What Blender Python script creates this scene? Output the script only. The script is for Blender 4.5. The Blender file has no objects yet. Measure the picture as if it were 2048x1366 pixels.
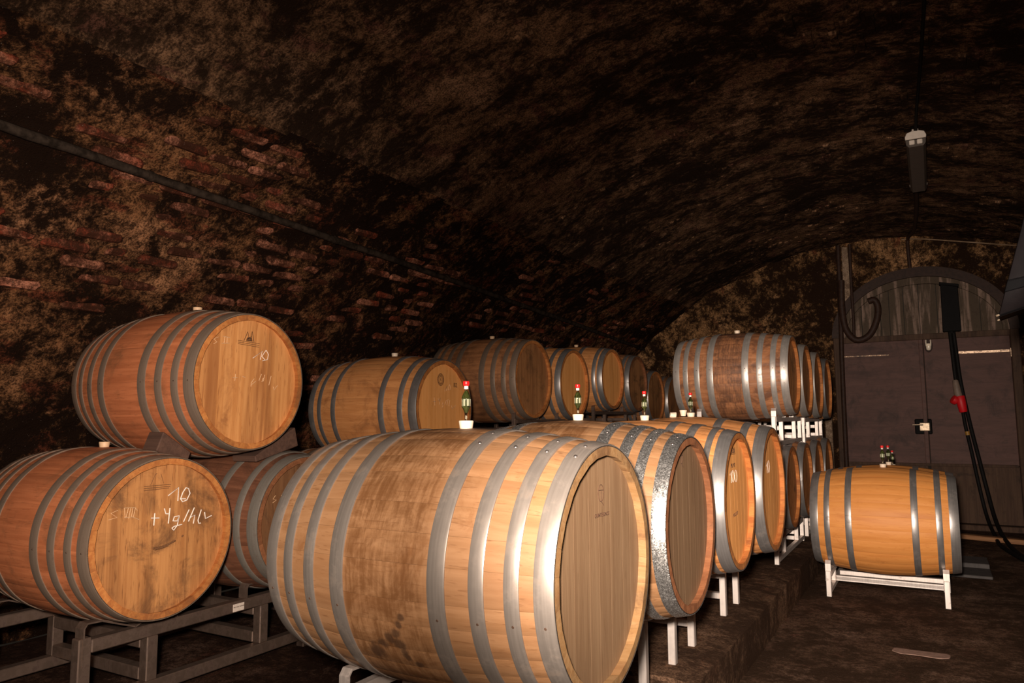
import bpy, bmesh, math, random
from mathutils import Vector, Matrix, noise
R = math.radians
PI = math.pi
rnd = random.Random(7)
sc = bpy.context.scene
COL = sc.collection
G = 1.22                      # camera height above the aisle floor

# ------------------------------------------------------------------ camera
cam_d = bpy.data.cameras.new('camera')
cam_d.sensor_fit = 'HORIZONTAL'
cam_d.sensor_width = 36.0
cam_d.lens = 1466.74 / 2048 * 36.0
cam_d.clip_start = 0.05
cam = bpy.data.objects.new('camera', cam_d)
COL.objects.link(cam)
ps, th, ro = R(29.699), R(6.0226), R(-0.3608)
fw = Vector((-math.sin(ps) * math.cos(th), math.cos(ps) * math.cos(th), math.sin(th)))
r0 = Vector((math.cos(ps), math.sin(ps), 0))
u0 = r0.cross(fw)
rr = r0 * math.cos(ro) + u0 * math.sin(ro)
uu = u0 * math.cos(ro) - r0 * math.sin(ro)
cam.matrix_world = Matrix(((rr.x, uu.x, -fw.x, 0), (rr.y, uu.y, -fw.y, 0), (rr.z, uu.z, -fw.z, G), (0, 0, 0, 1)))
sc.camera = cam

# ------------------------------------------------------------------ world, lights, exposure
w = bpy.data.worlds.new('cellar_dark')
sc.world = w
w.use_nodes = True
w.node_tree.nodes['Background'].inputs[0].default_value = (1.0, 0.78, 0.58, 1)
w.node_tree.nodes['Background'].inputs[1].default_value = 0.012
sc.view_settings.view_transform = 'Standard'
sc.view_settings.look = 'None'
sc.view_settings.exposure = 0.0
sc.view_settings.gamma = 1.0
sc.view_settings.use_curve_mapping = False


def spot(name, loc, target, energy, size, blend, radius, color):
    d = bpy.data.lights.new(name, 'SPOT')
    d.energy = energy
    d.spot_size = R(size)
    d.spot_blend = blend
    d.shadow_soft_size = radius
    d.color = color
    o = bpy.data.objects.new(name, d)
    COL.objects.link(o)
    o.location = loc
    o.rotation_euler = (Vector(target) - Vector(loc)).to_track_quat('-Z', 'Y').to_euler()
    return o


# the photographer's flash, held just left of and above the camera, zoomed into a beam; the other two spots are added fills
spot('flash_beam', (-0.05, -0.10, G + 0.13), (-0.78, 6.2, G - 0.38), 1270, 60, 1.0, 0.05, (1.0, 0.88, 0.77))
spot('left_fill', (-0.05, -0.10, G + 0.13), (-2.9, 1.75, G + 0.02), 520, 66, 1.0, 0.05, (1.0, 0.88, 0.77))  # added spot aimed left, brightening the left barrels while the nearest stays at its fringe
spot('wide_fill', (-0.05, -0.12, G + 0.16), (-1.3, 3.0, G + 0.3), 150, 150, 1.0, 0.12, (1.0, 0.84, 0.70))  # added wide weak fill that lifts the corners and the ceiling

# ------------------------------------------------------------------ material helpers
class NT:
    def __init__(self, name):
        self.m = bpy.data.materials.new(name)
        self.m.use_nodes = True
        self.t = self.m.node_tree
        self.b = self.t.nodes['Principled BSDF']

    def n(self, typ, **kw):
        nd = self.t.nodes.new(typ)
        for k, v in kw.items():
            setattr(nd, k, v)
        return nd

    def l(self, a, b):
        self.t.links.new(a, b)

    def val(self, sock, v):
        if hasattr(v, 'is_output'):
            self.l(v, sock)
        else:
            sock.default_value = v

    def math(self, op, a, b=0.0, clamp=False):
        nd = self.n('ShaderNodeMath', operation=op, use_clamp=clamp)
        self.val(nd.inputs[0], a)
        self.val(nd.inputs[1], b)
        return nd.outputs[0]

    def noise(self, vec, scale, detail=4, rough=0.6, dist=0.0):
        nd = self.n('ShaderNodeTexNoise')
        if vec is not None:
            self.l(vec, nd.inputs['Vector'])
        nd.inputs['Scale'].default_value = scale
        nd.inputs['Detail'].default_value = detail
        nd.inputs['Roughness'].default_value = rough
        nd.inputs['Distortion'].default_value = dist
        return nd.outputs['Fac']

    def mapr(self, v, a, b, c=0.0, d=1.0):
        nd = self.n('ShaderNodeMapRange', interpolation_type='SMOOTHSTEP')
        self.l(v, nd.inputs[0])
        for i, x in enumerate((a, b, c, d)):
            nd.inputs[i + 1].default_value = x
        return nd.outputs[0]

    def mix(self, f, a, b, mode='MIX'):
        nd = self.n('ShaderNodeMix', data_type='RGBA', blend_type=mode)
        self.val(nd.inputs[0], f)
        for s, v in ((nd.inputs[6], a), (nd.inputs[7], b)):
            if hasattr(v, 'is_output'):
                self.l(v, s)
            else:
                s.default_value = (*v, 1)
        return nd.outputs[2]

    def mapping(self, vec, scale, add=None):
        nd = self.n('ShaderNodeMapping')
        self.l(vec, nd.inputs[0])
        nd.inputs['Scale'].default_value = scale
        if add is not None:
            self.l(add, nd.inputs['Location'])
        return nd.outputs[0]

    def bump(self, h, strength, dist):
        nd = self.n('ShaderNodeBump')
        nd.inputs['Strength'].default_value = strength
        nd.inputs['Distance'].default_value = dist
        self.l(h, nd.inputs['Height'])
        self.l(nd.outputs[0], self.b.inputs['Normal'])

    def out(self, color=None, rough=None, metal=None, spec=None):
        for k, v in (('Base Color', color), ('Roughness', rough), ('Metallic', metal), ('Specular IOR Level', spec)):
            if v is None:
                continue
            if isinstance(v, tuple):
                v = (*v, 1)
            self.val(self.b.inputs[k], v)
        return self.m


def wood(name, light, mid, dark, stain=None, belly=None, along='x', rough=0.55, var=0.28, stain_amt=(0.52, 0.70), grain=(2.2, 46, 46), con=1.0, blobs=None):
    t = NT(name)
    oc = t.n('ShaderNodeTexCoord').outputs['Object']
    oi = t.n('ShaderNodeObjectInfo').outputs['Random']
    geo = t.n('ShaderNodeNewGeometry').outputs['Position']
    off = t.n('ShaderNodeCombineXYZ')
    for i, k in enumerate((37.0, 91.0, 53.0)):
        t.l(t.math('MULTIPLY', oi, k), off.inputs[i])
    g = {'x': grain, 'z': (grain[1], grain[2], grain[0])}[along]
    gm = t.mapping(oc, g, off.outputs[0])
    n1 = t.noise(gm, 1.0, 6, 0.62, 0.4)
    g2 = {'x': (0.9, 9, 9), 'z': (9, 9, 0.9)}[along]
    n2 = t.noise(t.mapping(oc, g2, off.outputs[0]), 1.0, 3, 0.5, 0.8)
    c = t.mix(t.mapr(n1, 0.33, 0.66), light, mid)
    c = t.mix(t.math('MULTIPLY', t.mapr(n2, 0.55 - 0.05 * con, 0.75), 0.6 * con, True), c, dark)
    # pores: short dark dashes
    p = {'x': (14, 150, 150), 'z': (150, 150, 14)}[along]
    n3 = t.noise(t.mapping(oc, p, off.outputs[0]), 1.0, 2, 0.5)
    c = t.mix(t.math('MULTIPLY', t.mapr(n3, 0.60, 0.72), 0.5 * con, True), c, dark)
    # board-to-board tone
    v = t.math('ADD', t.math('MULTIPLY', oi, var), 1.0 - var * 0.6)
    mul = t.n('ShaderNodeMix', data_type='RGBA', blend_type='MULTIPLY')
    mul.inputs[0].default_value = 1.0
    t.l(c, mul.inputs[6])
    cv = t.n('ShaderNodeCombineXYZ')
    for i in range(3):
        t.l(v, cv.inputs[i])
    t.l(cv.outputs[0], mul.inputs[7])
    c = mul.outputs[2]
    if stain:
        s1 = t.noise(geo, 5.0, 7, 0.7, 0.5)
        c = t.mix(t.math('MULTIPLY', t.mapr(s1, *stain_amt), 0.85), c, stain)
    if belly:
        sx = t.n('ShaderNodeSeparateXYZ')
        t.l(oc, sx.inputs[0])
        ax = t.math('ABSOLUTE', t.math('ADD', sx.outputs[0], 0.008))
        band = t.mapr(ax, belly[1], belly[1] + 0.035, 1.0, 0.0)
        s2 = t.noise(geo, 9.0, 8, 0.75, 0.6)
        s3 = t.noise(t.mapping(oc, (90, 9, 9), off.outputs[0]), 1.0, 4, 0.6)
        mm = t.mapr(t.math('ADD', t.math('MULTIPLY', s2, 0.62), t.math('MULTIPLY', s3, 0.38)), 0.38, 0.60)
        c = t.mix(t.math('MULTIPLY', t.math('MULTIPLY', band, mm), 0.85), c, belly[0])
    if blobs:
        nb = t.noise(geo, 24, 6, 0.7)
        for (bp, br) in blobs:
            vd = t.n('ShaderNodeVectorMath', operation='DISTANCE')
            t.l(geo, vd.inputs[0])
            vd.inputs[1].default_value = bp
            dd_ = t.math('ADD', vd.outputs['Value'], t.math('MULTIPLY', t.math('SUBTRACT', nb, 0.5), br * 2.2))
            c = t.mix(t.math('MULTIPLY', t.mapr(dd_, br * 0.5, br * 1.25, 1.0, 0.0), 0.75), c, (0.045, 0.022, 0.012))
    t.bump(t.math('ADD', n1, n3), 0.25, 0.0015)
    return t.out(c, rough, 0.0, 0.3)


def steel(name, base, dirt, rough=0.34, metal=0.9, dirt_amt=(0.5, 0.7), spangle=False, dscale=14.0):
    t = NT(name)
    oc = t.n('ShaderNodeTexCoord').outputs['Object']
    geo = t.n('ShaderNodeNewGeometry').outputs['Position']
    n1 = t.noise(geo, dscale, 6, 0.7)
    n2 = t.noise(t.mapping(oc, (160, 6, 6)), 1.0, 3, 0.5)
    c = t.mix(t.math('MULTIPLY', t.mapr(n2, 0.3, 0.7), 0.35), base, tuple(x * 0.55 for x in base))
    f = t.mapr(n1, *dirt_amt)
    c = t.mix(f, c, dirt)
    rg = t.math('ADD', t.math('MULTIPLY', n1, 0.22), rough - 0.1)
    if spangle:
        vo = t.n('ShaderNodeTexVoronoi')
        t.l(geo, vo.inputs['Vector'])
        vo.inputs['Scale'].default_value = 280
        sp = t.n('ShaderNodeSeparateXYZ')
        t.l(vo.outputs['Color'], sp.inputs[0])
        c = t.mix(t.math('MULTIPLY', sp.outputs[0], 0.7), c, tuple(x * 0.25 for x in base))
        rg = t.math('ADD', t.math('MULTIPLY', sp.outputs[1], 0.3), rough - 0.12)
        t.bump(sp.outputs[2], 0.5, 0.0012)
    else:
        t.bump(n2, 0.12, 0.0006)
    mt = t.math('SUBTRACT', metal, t.math('MULTIPLY', f, metal * 0.7))
    return t.out(c, rg, mt)


def plain(name, col, rough=0.5, metal=0.0, mott=0.25, scale=20.0, spec=0.4):
    t = NT(name)
    geo = t.n('ShaderNodeNewGeometry').outputs['Position']
    n1 = t.noise(geo, scale, 5, 0.65)
    c = t.mix(t.mapr(n1, 0.35, 0.7), col, tuple(x * (1 - mott) for x in col))
    return t.out(c, rough, metal, spec)


def masonry(name, dark, tan, red, tan_lo=0.49, red_lo=0.56, streak=0.0, bright=1.0, uv=True):
    t = NT(name)
    tc = t.n('ShaderNodeTexCoord')
    p = tc.outputs['UV'] if uv else t.n('ShaderNodeNewGeometry').outputs['Position']
    nb = t.noise(p, 0.8, 3, 0.5)
    pm = t.mapping(p, (0.75, 1.0, 1.0)) if streak else p
    nm = t.noise(pm, 4.2, 8, 0.72, 0.35)
    nf = t.noise(pm, 22.0, 8, 0.78, 0.3)
    ns = t.noise(p, 95.0, 3, 0.7)
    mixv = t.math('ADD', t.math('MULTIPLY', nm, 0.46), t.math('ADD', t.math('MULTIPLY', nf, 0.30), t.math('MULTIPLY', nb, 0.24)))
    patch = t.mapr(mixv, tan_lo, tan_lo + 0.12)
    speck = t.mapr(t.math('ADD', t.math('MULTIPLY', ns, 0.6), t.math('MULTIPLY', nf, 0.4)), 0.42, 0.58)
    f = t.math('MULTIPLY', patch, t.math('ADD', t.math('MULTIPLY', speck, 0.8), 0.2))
    nr = t.noise(t.mapping(p, (7, 3.0, 3.0)), 1.0, 4, 0.6, 0.3)
    tancol = t.mix(t.mapr(nr, red_lo, red_lo + 0.07), tan, red)
    nw = t.noise(p, 2.6, 4, 0.6)
    tancol = t.mix(t.mapr(nw, 0.48, 0.7), tancol, tuple(min(1, x * 1.5 + 0.02) for x in tan))
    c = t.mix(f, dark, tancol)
    # pin-prick salt crystals
    sp = t.noise(p, 160.0, 1, 0.5)
    c = t.mix(t.math('MULTIPLY', t.mapr(sp, 0.74, 0.78), 0.6), c, (0.35 * bright, 0.27 * bright, 0.21 * bright))
    t.bump(t.math('ADD', t.math('MULTIPLY', nf, 0.7), t.math('MULTIPLY', ns, 0.4)), 0.9, 0.02)
    return t.out(c, 0.95, 0.0, 0.04)


M = {}
# wine drips on the belly of the nearest barrel (places on that barrel)
BLOBS = [((-1.133, 1.439, 0.75), 0.010), ((-1.145, 1.446, 0.73), 0.011), ((-1.159, 1.452, 0.708), 0.015), ((-1.185, 1.460, 0.690), 0.015), ((-1.211, 1.469, 0.674), 0.018), ((-1.24, 1.486, 0.647), 0.028), ((-1.156, 1.468, 0.676), 0.017), ((-1.152, 1.480, 0.658), 0.013), ((-1.148, 1.489, 0.642), 0.012), ((-1.12, 1.502, 0.625), 0.012)]
# stave woods
M['oak_pale'] = wood('oak_pale', (0.272, 0.138, 0.064), (0.230, 0.110, 0.047), (0.150, 0.065, 0.026), stain=(0.155, 0.060, 0.019), stain_amt=(0.55, 0.74),
                     belly=((0.105, 0.040, 0.012), 0.105), var=0.06, con=1.3, blobs=BLOBS)
M['oak_fresh'] = wood('oak_fresh', (0.71, 0.285, 0.074), (0.65, 0.245, 0.058), (0.50, 0.16, 0.034), stain=(0.46, 0.155, 0.036), stain_amt=(0.60, 0.8), var=0.06)
M['oak_warm'] = wood('oak_warm', (0.64, 0.275, 0.096), (0.52, 0.205, 0.066), (0.34, 0.12, 0.04), stain=(0.26, 0.10, 0.036), stain_amt=(0.50, 0.72), var=0.12)
M['oak_wine'] = wood('oak_wine', (0.52, 0.165, 0.066), (0.40, 0.118, 0.045), (0.23, 0.070, 0.028), stain=(0.20, 0.08, 0.036), stain_amt=(0.47, 0.70), var=0.12)
M['oak_brown'] = wood('oak_brown', (0.42, 0.175, 0.07), (0.30, 0.12, 0.048), (0.16, 0.066, 0.03), stain=(0.14, 0.058, 0.028), stain_amt=(0.45, 0.68), var=0.25)
M['oak_stained'] = wood('oak_stained', (0.44, 0.185, 0.080), (0.33, 0.128, 0.053), (0.19, 0.07, 0.032), stain=(0.12, 0.052, 0.03), stain_amt=(0.48, 0.64), var=0.2,
                        belly=((0.105, 0.048, 0.028), 0.14))
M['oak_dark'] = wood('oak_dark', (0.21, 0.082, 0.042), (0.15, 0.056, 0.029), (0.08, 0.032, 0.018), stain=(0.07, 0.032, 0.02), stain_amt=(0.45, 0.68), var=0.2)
M['chime'] = wood('chime_wood', (0.52, 0.20, 0.055), (0.40, 0.13, 0.035), (0.24, 0.08, 0.025), stain=(0.22, 0.08, 0.03), var=0.3)
M['chime_pale'] = wood('chime_pale', (0.27, 0.155, 0.07), (0.22, 0.115, 0.045), (0.15, 0.065, 0.025), stain=(0.11, 0.055, 0.025), stain_amt=(0.5, 0.66), var=0.2)
M['chime_red'] = wood('chime_red', (0.27, 0.105, 0.045), (0.20, 0.072, 0.03), (0.11, 0.04, 0.018), stain=(0.11, 0.045, 0.022), var=0.25)
# head woods (grain up and down)
M['head_gold'] = wood('head_gold', (0.66, 0.295, 0.10), (0.52, 0.21, 0.064), (0.30, 0.105, 0.032), stain=(0.28, 0.10, 0.034), stain_amt=(0.52, 0.74), along='z', var=0.14, con=1.5)
M['head_brown'] = wood('head_brown', (0.54, 0.24, 0.082), (0.41, 0.165, 0.053), (0.20, 0.075, 0.025), stain=(0.13, 0.058, 0.026), stain_amt=(0.47, 0.68), along='z', var=0.16, con=1.6)
M['head_grey'] = wood('head_grey', (0.195, 0.116, 0.062), (0.158, 0.089, 0.046), (0.118, 0.062, 0.030), stain=(0.13, 0.068, 0.033), stain_amt=(0.6, 0.8), along='z', var=0.05)
M['head_orange'] = wood('head_orange', (0.95, 0.425, 0.135), (0.86, 0.36, 0.10), (0.62, 0.225, 0.052), stain=(0.55, 0.20, 0.055), stain_amt=(0.6, 0.8), along='z', var=0.12)
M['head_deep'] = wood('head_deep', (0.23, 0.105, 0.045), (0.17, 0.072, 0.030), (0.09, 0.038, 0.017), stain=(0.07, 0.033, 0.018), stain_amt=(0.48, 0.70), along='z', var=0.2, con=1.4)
M['head_dark'] = wood('head_dark', (0.42, 0.185, 0.07), (0.30, 0.125, 0.046), (0.17, 0.07, 0.027), stain=(0.10, 0.05, 0.024), stain_amt=(0.48, 0.70), along='z', var=0.2, con=1.4)
# metals
M['hoop_bright'] = steel('hoop_bright', (0.33, 0.275, 0.235), (0.17, 0.125, 0.095), 0.37, 0.66, (0.50, 0.74))
M['hoop_spangle'] = steel('hoop_spangle', (0.72, 0.68, 0.64), (0.34, 0.30, 0.27), 0.34, 0.92, (0.58, 0.78), spangle=True)
M['hoop_dull'] = steel('hoop_dull', (0.28, 0.195, 0.14), (0.135, 0.088, 0.060), 0.50, 0.45, (0.48, 0.72))
M['hoop_silver'] = steel('hoop_silver', (0.52, 0.46, 0.41), (0.30, 0.24, 0.20), 0.42, 0.62, (0.50, 0.74), dscale=24)
M['hoop_grey'] = steel('hoop_grey', (0.27, 0.23, 0.19), (0.15, 0.115, 0.09), 0.5, 0.45, (0.45, 0.7), dscale=40)
M['hoop_blue'] = steel('hoop_blue', (0.36, 0.325, 0.305), (0.17, 0.135, 0.115), 0.40, 0.72, (0.5, 0.74))
M['rack_white'] = steel('rack_galvanised', (0.80, 0.69, 0.62), (0.45, 0.35, 0.29), 0.50, 0.80, (0.56, 0.76), dscale=22)
M['rack_brown'] = steel('rack_brown_steel', (0.24, 0.16, 0.12), (0.085, 0.052, 0.04), 0.45, 0.75, (0.45, 0.66), dscale=22)
M['rivet'] = plain('rivet_steel', (0.34, 0.28, 0.25), 0.35, 0.9)
M['nail'] = plain('nail_rust', (0.10, 0.055, 0.035), 0.6, 0.4)
M['bung'] = plain('bung_silicone', (0.80, 0.62, 0.46), 0.5, 0.0, 0.08)
M['bung_tan'] = plain('bung_tan', (0.72, 0.46, 0.27), 0.5, 0.0, 0.1)
M['chalk'] = plain('chalk_white', (0.95, 0.80, 0.68), 0.95, 0.0, 0.25, 300)
M['chalk_faint'] = plain('chalk_faint', (0.74, 0.45, 0.24), 0.95, 0.0, 0.3, 300)
M['brand'] = plain('burnt_brand', (0.07, 0.028, 0.012), 0.9, 0.0, 0.4, 200)
M['brand_soft'] = plain('faded_brand', (0.20, 0.085, 0.032), 0.9, 0.0, 0.4, 200)
M['paper'] = plain('paper_label', (0.72, 0.58, 0.48), 0.7, 0.0, 0.2, 120)
M['ink'] = plain('ink', (0.08, 0.045, 0.03), 0.8)
M['red'] = plain('red_plastic', (0.72, 0.012, 0.012), 0.32, 0.0, 0.05)
M['plug_red'] = plain('plug_red', (0.60, 0.006, 0.010), 0.5, 0.0, 0.1)
M['wedge'] = wood('wedge_wood', (0.125, 0.062, 0.040), (0.085, 0.042, 0.028), (0.045, 0.023, 0.016), rough=0.8)
M['rubber'] = plain('black_rubber', (0.008, 0.0062, 0.0055), 0.65, 0.0, 0.3, 20, 0.12)
M['hose'] = plain('brown_hose', (0.040, 0.018, 0.011), 0.6, 0.0, 0.4, 30, 0.2)
M['box_black'] = plain('box_black', (0.007, 0.0055, 0.005), 0.7, 0.0, 0.2, 20, 0.1)
M['pipe_dark'] = plain('pipe_dark', (0.042, 0.028, 0.020), 0.85, 0.0, 0.75, 18, 0.04)
M['door'] = wood('door_paint', (0.118, 0.053, 0.040), (0.094, 0.042, 0.031), (0.050, 0.023, 0.017), stain=(0.040, 0.019, 0.014), stain_amt=(0.46, 0.70), along='x', rough=0.65, var=0.1,
                 grain=(3.0, 22, 22))
M['door_frame'] = wood('door_frame_wood', (0.085, 0.045, 0.026), (0.06, 0.03, 0.018), (0.03, 0.016, 0.01), stain=(0.03, 0.016, 0.01), along='z', rough=0.8)
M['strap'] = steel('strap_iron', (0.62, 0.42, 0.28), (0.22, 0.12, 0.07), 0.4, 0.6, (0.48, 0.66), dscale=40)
M['chrome'] = plain('lock_nickel', (0.50, 0.37, 0.25), 0.42, 0.6, 0.45, 60)
M['lamp_glass'] = plain('lamp_glass', (0.95, 0.80, 0.62), 0.25, 0.0, 0.1, 60, 0.9)
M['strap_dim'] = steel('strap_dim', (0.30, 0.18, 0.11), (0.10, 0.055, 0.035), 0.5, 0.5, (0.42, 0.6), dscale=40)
M['lamp_white'] = plain('lamp_housing', (0.74, 0.62, 0.52), 0.45, 0.0, 0.1)
M['diffuser'] = plain('lamp_diffuser', (0.10, 0.077, 0.062), 0.35, 0.0, 0.25, 30)
M['wire'] = plain('wire_tan', (0.30, 0.18, 0.10), 0.6, 0.0, 0.3)
M['softbox'] = plain('softbox_nylon', (0.0064, 0.0046, 0.0048), 0.65, 0.0, 0.3, 14, 0.05)
M['softbox_band'] = plain('softbox_band', (0.003, 0.0025, 0.0028), 0.7, 0.0, 0.2, 14, 0.05)
M['softbox_white'] = plain('softbox_diffuser', (0.7, 0.68, 0.66), 0.8, 0.0, 0.03)
M['plank'] = wood('floor_plank_wood', (0.36, 0.17, 0.07), (0.26, 0.11, 0.045), (0.14, 0.06, 0.025), along='x')
M['plate'] = plain('plate_grey', (0.075, 0.062, 0.056), 0.7, 0.0, 0.3)
M['pier'] = masonry('pier_plaster', (0.16, 0.10, 0.065), (0.40, 0.27, 0.18), (0.25, 0.13, 0.08), tan_lo=0.42, red_lo=0.7, uv=False)
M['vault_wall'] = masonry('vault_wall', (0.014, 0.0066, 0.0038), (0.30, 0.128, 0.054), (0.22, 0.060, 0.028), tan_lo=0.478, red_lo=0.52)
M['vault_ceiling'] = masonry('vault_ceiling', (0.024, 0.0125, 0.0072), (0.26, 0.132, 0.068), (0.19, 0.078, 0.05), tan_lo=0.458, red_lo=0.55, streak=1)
M['end_wall'] = masonry('end_wall', (0.022, 0.0105, 0.0055), (0.40, 0.20, 0.085), (0.26, 0.09, 0.04), tan_lo=0.478, red_lo=0.60, uv=False)
M['brick'] = masonry('old_brick', (0.05, 0.018, 0.010), (0.40, 0.15, 0.085), (0.26, 0.05, 0.024), tan_lo=0.44, red_lo=0.47, uv=False)
M['brick_soot'] = masonry('sooty_brick', (0.022, 0.013, 0.009), (0.20, 0.115, 0.07), (0.14, 0.055, 0.035), tan_lo=0.48, red_lo=0.52, uv=False)
M['floor'] = masonry('cellar_floor', (0.048, 0.026, 0.0155), (0.15, 0.082, 0.052), (0.15, 0.070, 0.046), tan_lo=0.45, red_lo=0.58, uv=False)
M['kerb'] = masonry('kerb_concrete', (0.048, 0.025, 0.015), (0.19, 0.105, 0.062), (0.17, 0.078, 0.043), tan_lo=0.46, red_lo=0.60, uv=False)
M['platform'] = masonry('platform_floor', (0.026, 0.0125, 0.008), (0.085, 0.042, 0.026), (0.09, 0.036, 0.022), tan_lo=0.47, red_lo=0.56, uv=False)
M['patch'] = plain('pale_patch', (0.30, 0.175, 0.13), 0.8, 0.0, 0.35, 40)


def transom_mat():
    t = NT('transom_board')
    geo = t.n('ShaderNodeNewGeometry').outputs['Position']
    oi = t.n('ShaderNodeObjectInfo').outputs['Random']
    n1 = t.noise(t.mapping(geo, (16, 1, 1.6)), 1.0, 5, 0.6, 0.4)
    n2 = t.noise(geo, 30, 4, 0.7)
    c = t.mix(t.mapr(n1, 0.46, 0.62), (0.075, 0.050, 0.032), (0.24, 0.155, 0.115))
    c = t.mix(t.math('MULTIPLY', t.mapr(n2, 0.5, 0.7), 0.5), c, (0.05, 0.03, 0.02))
    return t.out(c, 0.8, 0.0, 0.2)


M['transom'] = transom_mat()


def glass_mat(name, col, rough=0.03):
    t = NT(name)
    t.b.inputs['Base Color'].default_value = (*col, 1)
    t.b.inputs['Transmission Weight'].default_value = 1.0
    t.b.inputs['Roughness'].default_value = rough
    t.b.inputs['IOR'].default_value = 1.45
    return t.m


M['glass'] = glass_mat('clear_glass', (0.92, 0.96, 0.86))
t_ = NT('airlock_liquid')
t_.b.inputs['Transmission Weight'].default_value = 0.35
t_.b.inputs['IOR'].default_value = 1.33
M['liquid'] = t_.out((0.105, 0.11, 0.03), 0.1)
M['float'] = plain('glint_cream', (0.85, 0.80, 0.62), 0.4, 0.0, 0.05)  # cream that paints the flash highlights on the airlock liquid


# ------------------------------------------------------------------ object helpers
def link(name, mesh, mats=(), parent=None, loc=None, rot=None):
    o = bpy.data.objects.new(name, mesh)
    COL.objects.link(o)
    if mats and len(mesh.materials) == 0:
        for m in mats:
            mesh.materials.append(m)
    elif mats:
        for i, m in enumerate(mats):
            if mesh.materials[i] != m:
                o.material_slots[i].link = 'OBJECT'
                o.material_slots[i].material = m
    if parent:
        o.parent = parent
    if loc is not None:
        o.location = loc
    if rot is not None:
        o.rotation_euler = rot
    return o


def tag(o, label, cat, group=None, kind=None):
    o['label'] = label
    if cat:
        o['category'] = cat
    if group:
        o['group'] = group
    if kind:
        o['kind'] = kind
    return o


def empty(name, loc, label, cat, group=None, rot=(0, 0, 0)):
    o = bpy.data.objects.new(name, None)
    COL.objects.link(o)
    o.empty_display_size = 0.1
    o.location = loc
    o.rotation_euler = rot
    return tag(o, label, cat, group)


def mesh_of(name, verts, faces, smooth=None, fmat=None):
    me = bpy.data.meshes.new(name)
    me.from_pydata([tuple(v) for v in verts], [], faces)
    if fmat:
        for i, k in enumerate(fmat):
            me.polygons[i].material_index = k
    bm = bmesh.new()
    bm.from_mesh(me)
    bmesh.ops.recalc_face_normals(bm, faces=bm.faces)
    bm.to_mesh(me)
    bm.free()
    if smooth is not None:
        me.shade_smooth()
        if smooth < 180:
            me.set_sharp_from_angle(angle=R(smooth))
    me.update()
    return me


def box_mesh(name, sx, sy, sz, bev=0.0, c=(0, 0, 0), seg=1):
    bm = bmesh.new()
    bmesh.ops.create_cube(bm, size=1.0)
    bmesh.ops.scale(bm, vec=(sx, sy, sz), verts=bm.verts)
    if bev:
        bmesh.ops.bevel(bm, geom=bm.edges[:], offset=bev, segments=seg, affect='EDGES', profile=0.5)
    bmesh.ops.translate(bm, vec=c, verts=bm.verts)
    me = bpy.data.meshes.new(name)
    bm.to_mesh(me)
    bm.free()
    return me


def box(name, sx, sy, sz, loc, mat, parent=None, bev=0.003, rot=None):
    return link(name, box_mesh(name, sx, sy, sz, bev), (mat,), parent, loc, rot)


def lathe_mesh(name, prof, seg=24, smooth=40):
    vs, fs = [], []
    for (r, z) in prof:
        for i in range(seg):
            a = 2 * PI * i / seg
            vs.append((r * math.cos(a), r * math.sin(a), z))
    n = len(prof)
    for j in range(n - 1):
        for i in range(seg):
            k = (i + 1) % seg
            fs.append((j * seg + i, j * seg + k, (j + 1) * seg + k, (j + 1) * seg + i))
    fs.append(tuple(range(seg))[::-1])
    fs.append(tuple((n - 1) * seg + i for i in range(seg)))
    return mesh_of(name, vs, fs, smooth)


def tube_mesh(name, pts, rad, seg=8, closed=False, smooth=60):
    pts = [Vector(p) for p in pts]
    n = len(pts)
    vs, fs = [], []
    prev = None
    for i, p in enumerate(pts):
        a = pts[(i - 1) % n] if (closed or i > 0) else p
        b = pts[(i + 1) % n] if (closed or i < n - 1) else p
        d = (b - a).normalized()
        if prev is None:
            x = d.cross(Vector((0, 0, 1)))
            if x.length < 0.1:
                x = d.cross(Vector((0, 1, 0)))
        else:
            x = prev - d * prev.dot(d)
        x.normalize()
        prev = x
        y = d.cross(x)
        r_ = rad[i] if isinstance(rad, (list, tuple)) else rad
        for k in range(seg):
            t = 2 * PI * k / seg
            vs.append(p + x * (r_ * math.cos(t)) + y * (r_ * math.sin(t)))
    m = n if closed else n - 1
    for i in range(m):
        for k in range(seg):
            k2 = (k + 1) % seg
            j = (i + 1) % n
            fs.append((i * seg + k, i * seg + k2, j * seg + k2, j * seg + k))
    if not closed:
        fs.append(tuple(range(seg))[::-1])
        fs.append(tuple((n - 1) * seg + k for k in range(seg)))
    return mesh_of(name, vs, fs, smooth)


def smooth_path(pts, k=6):
    pts = [Vector(p) for p in pts]
    out = []
    for i in range(len(pts) - 1):
        p0, p1, p2, p3 = pts[max(i - 1, 0)], pts[i], pts[i + 1], pts[min(i + 2, len(pts) - 1)]
        for j in range(k):
            t = j / k
            out.append(0.5 * ((2 * p1) + (p2 - p0) * t + (2 * p0 - 5 * p1 + 4 * p2 - p3) * t * t + (3 * p1 - p0 - 3 * p2 + p3) * t ** 3))
    out.append(pts[-1])
    return out


def prism_mesh(name, poly, axis, a, b, bev=0.0):
    """extrude a 2D polygon (in the two other axes, in order) from a to b along axis"""
    vs = []
    for t in (a, b):
        for (p, q) in poly:
            vs.append({'x': (t, p, q), 'y': (p, t, q), 'z': (p, q, t)}[axis])
    n = len(poly)
    fs = [tuple(range(n)), tuple(range(n, 2 * n))[::-1]]
    for i in range(n):
        j = (i + 1) % n
        fs.append((i, j, n + j, n + i))
    me = mesh_of(name, vs, fs)
    if bev:
        bm = bmesh.new()
        bm.from_mesh(me)
        bmesh.ops.bevel(bm, geom=bm.edges[:], offset=bev, segments=1, affect='EDGES')
        bm.to_mesh(me)
        bm.free()
    return me


# ------------------------------------------------------------------ the setting
VC_X, VC_Z, VR = -0.46, G - 2.17, 4.25        # vault circle
YB, YE = -1.4, 9.5


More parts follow.
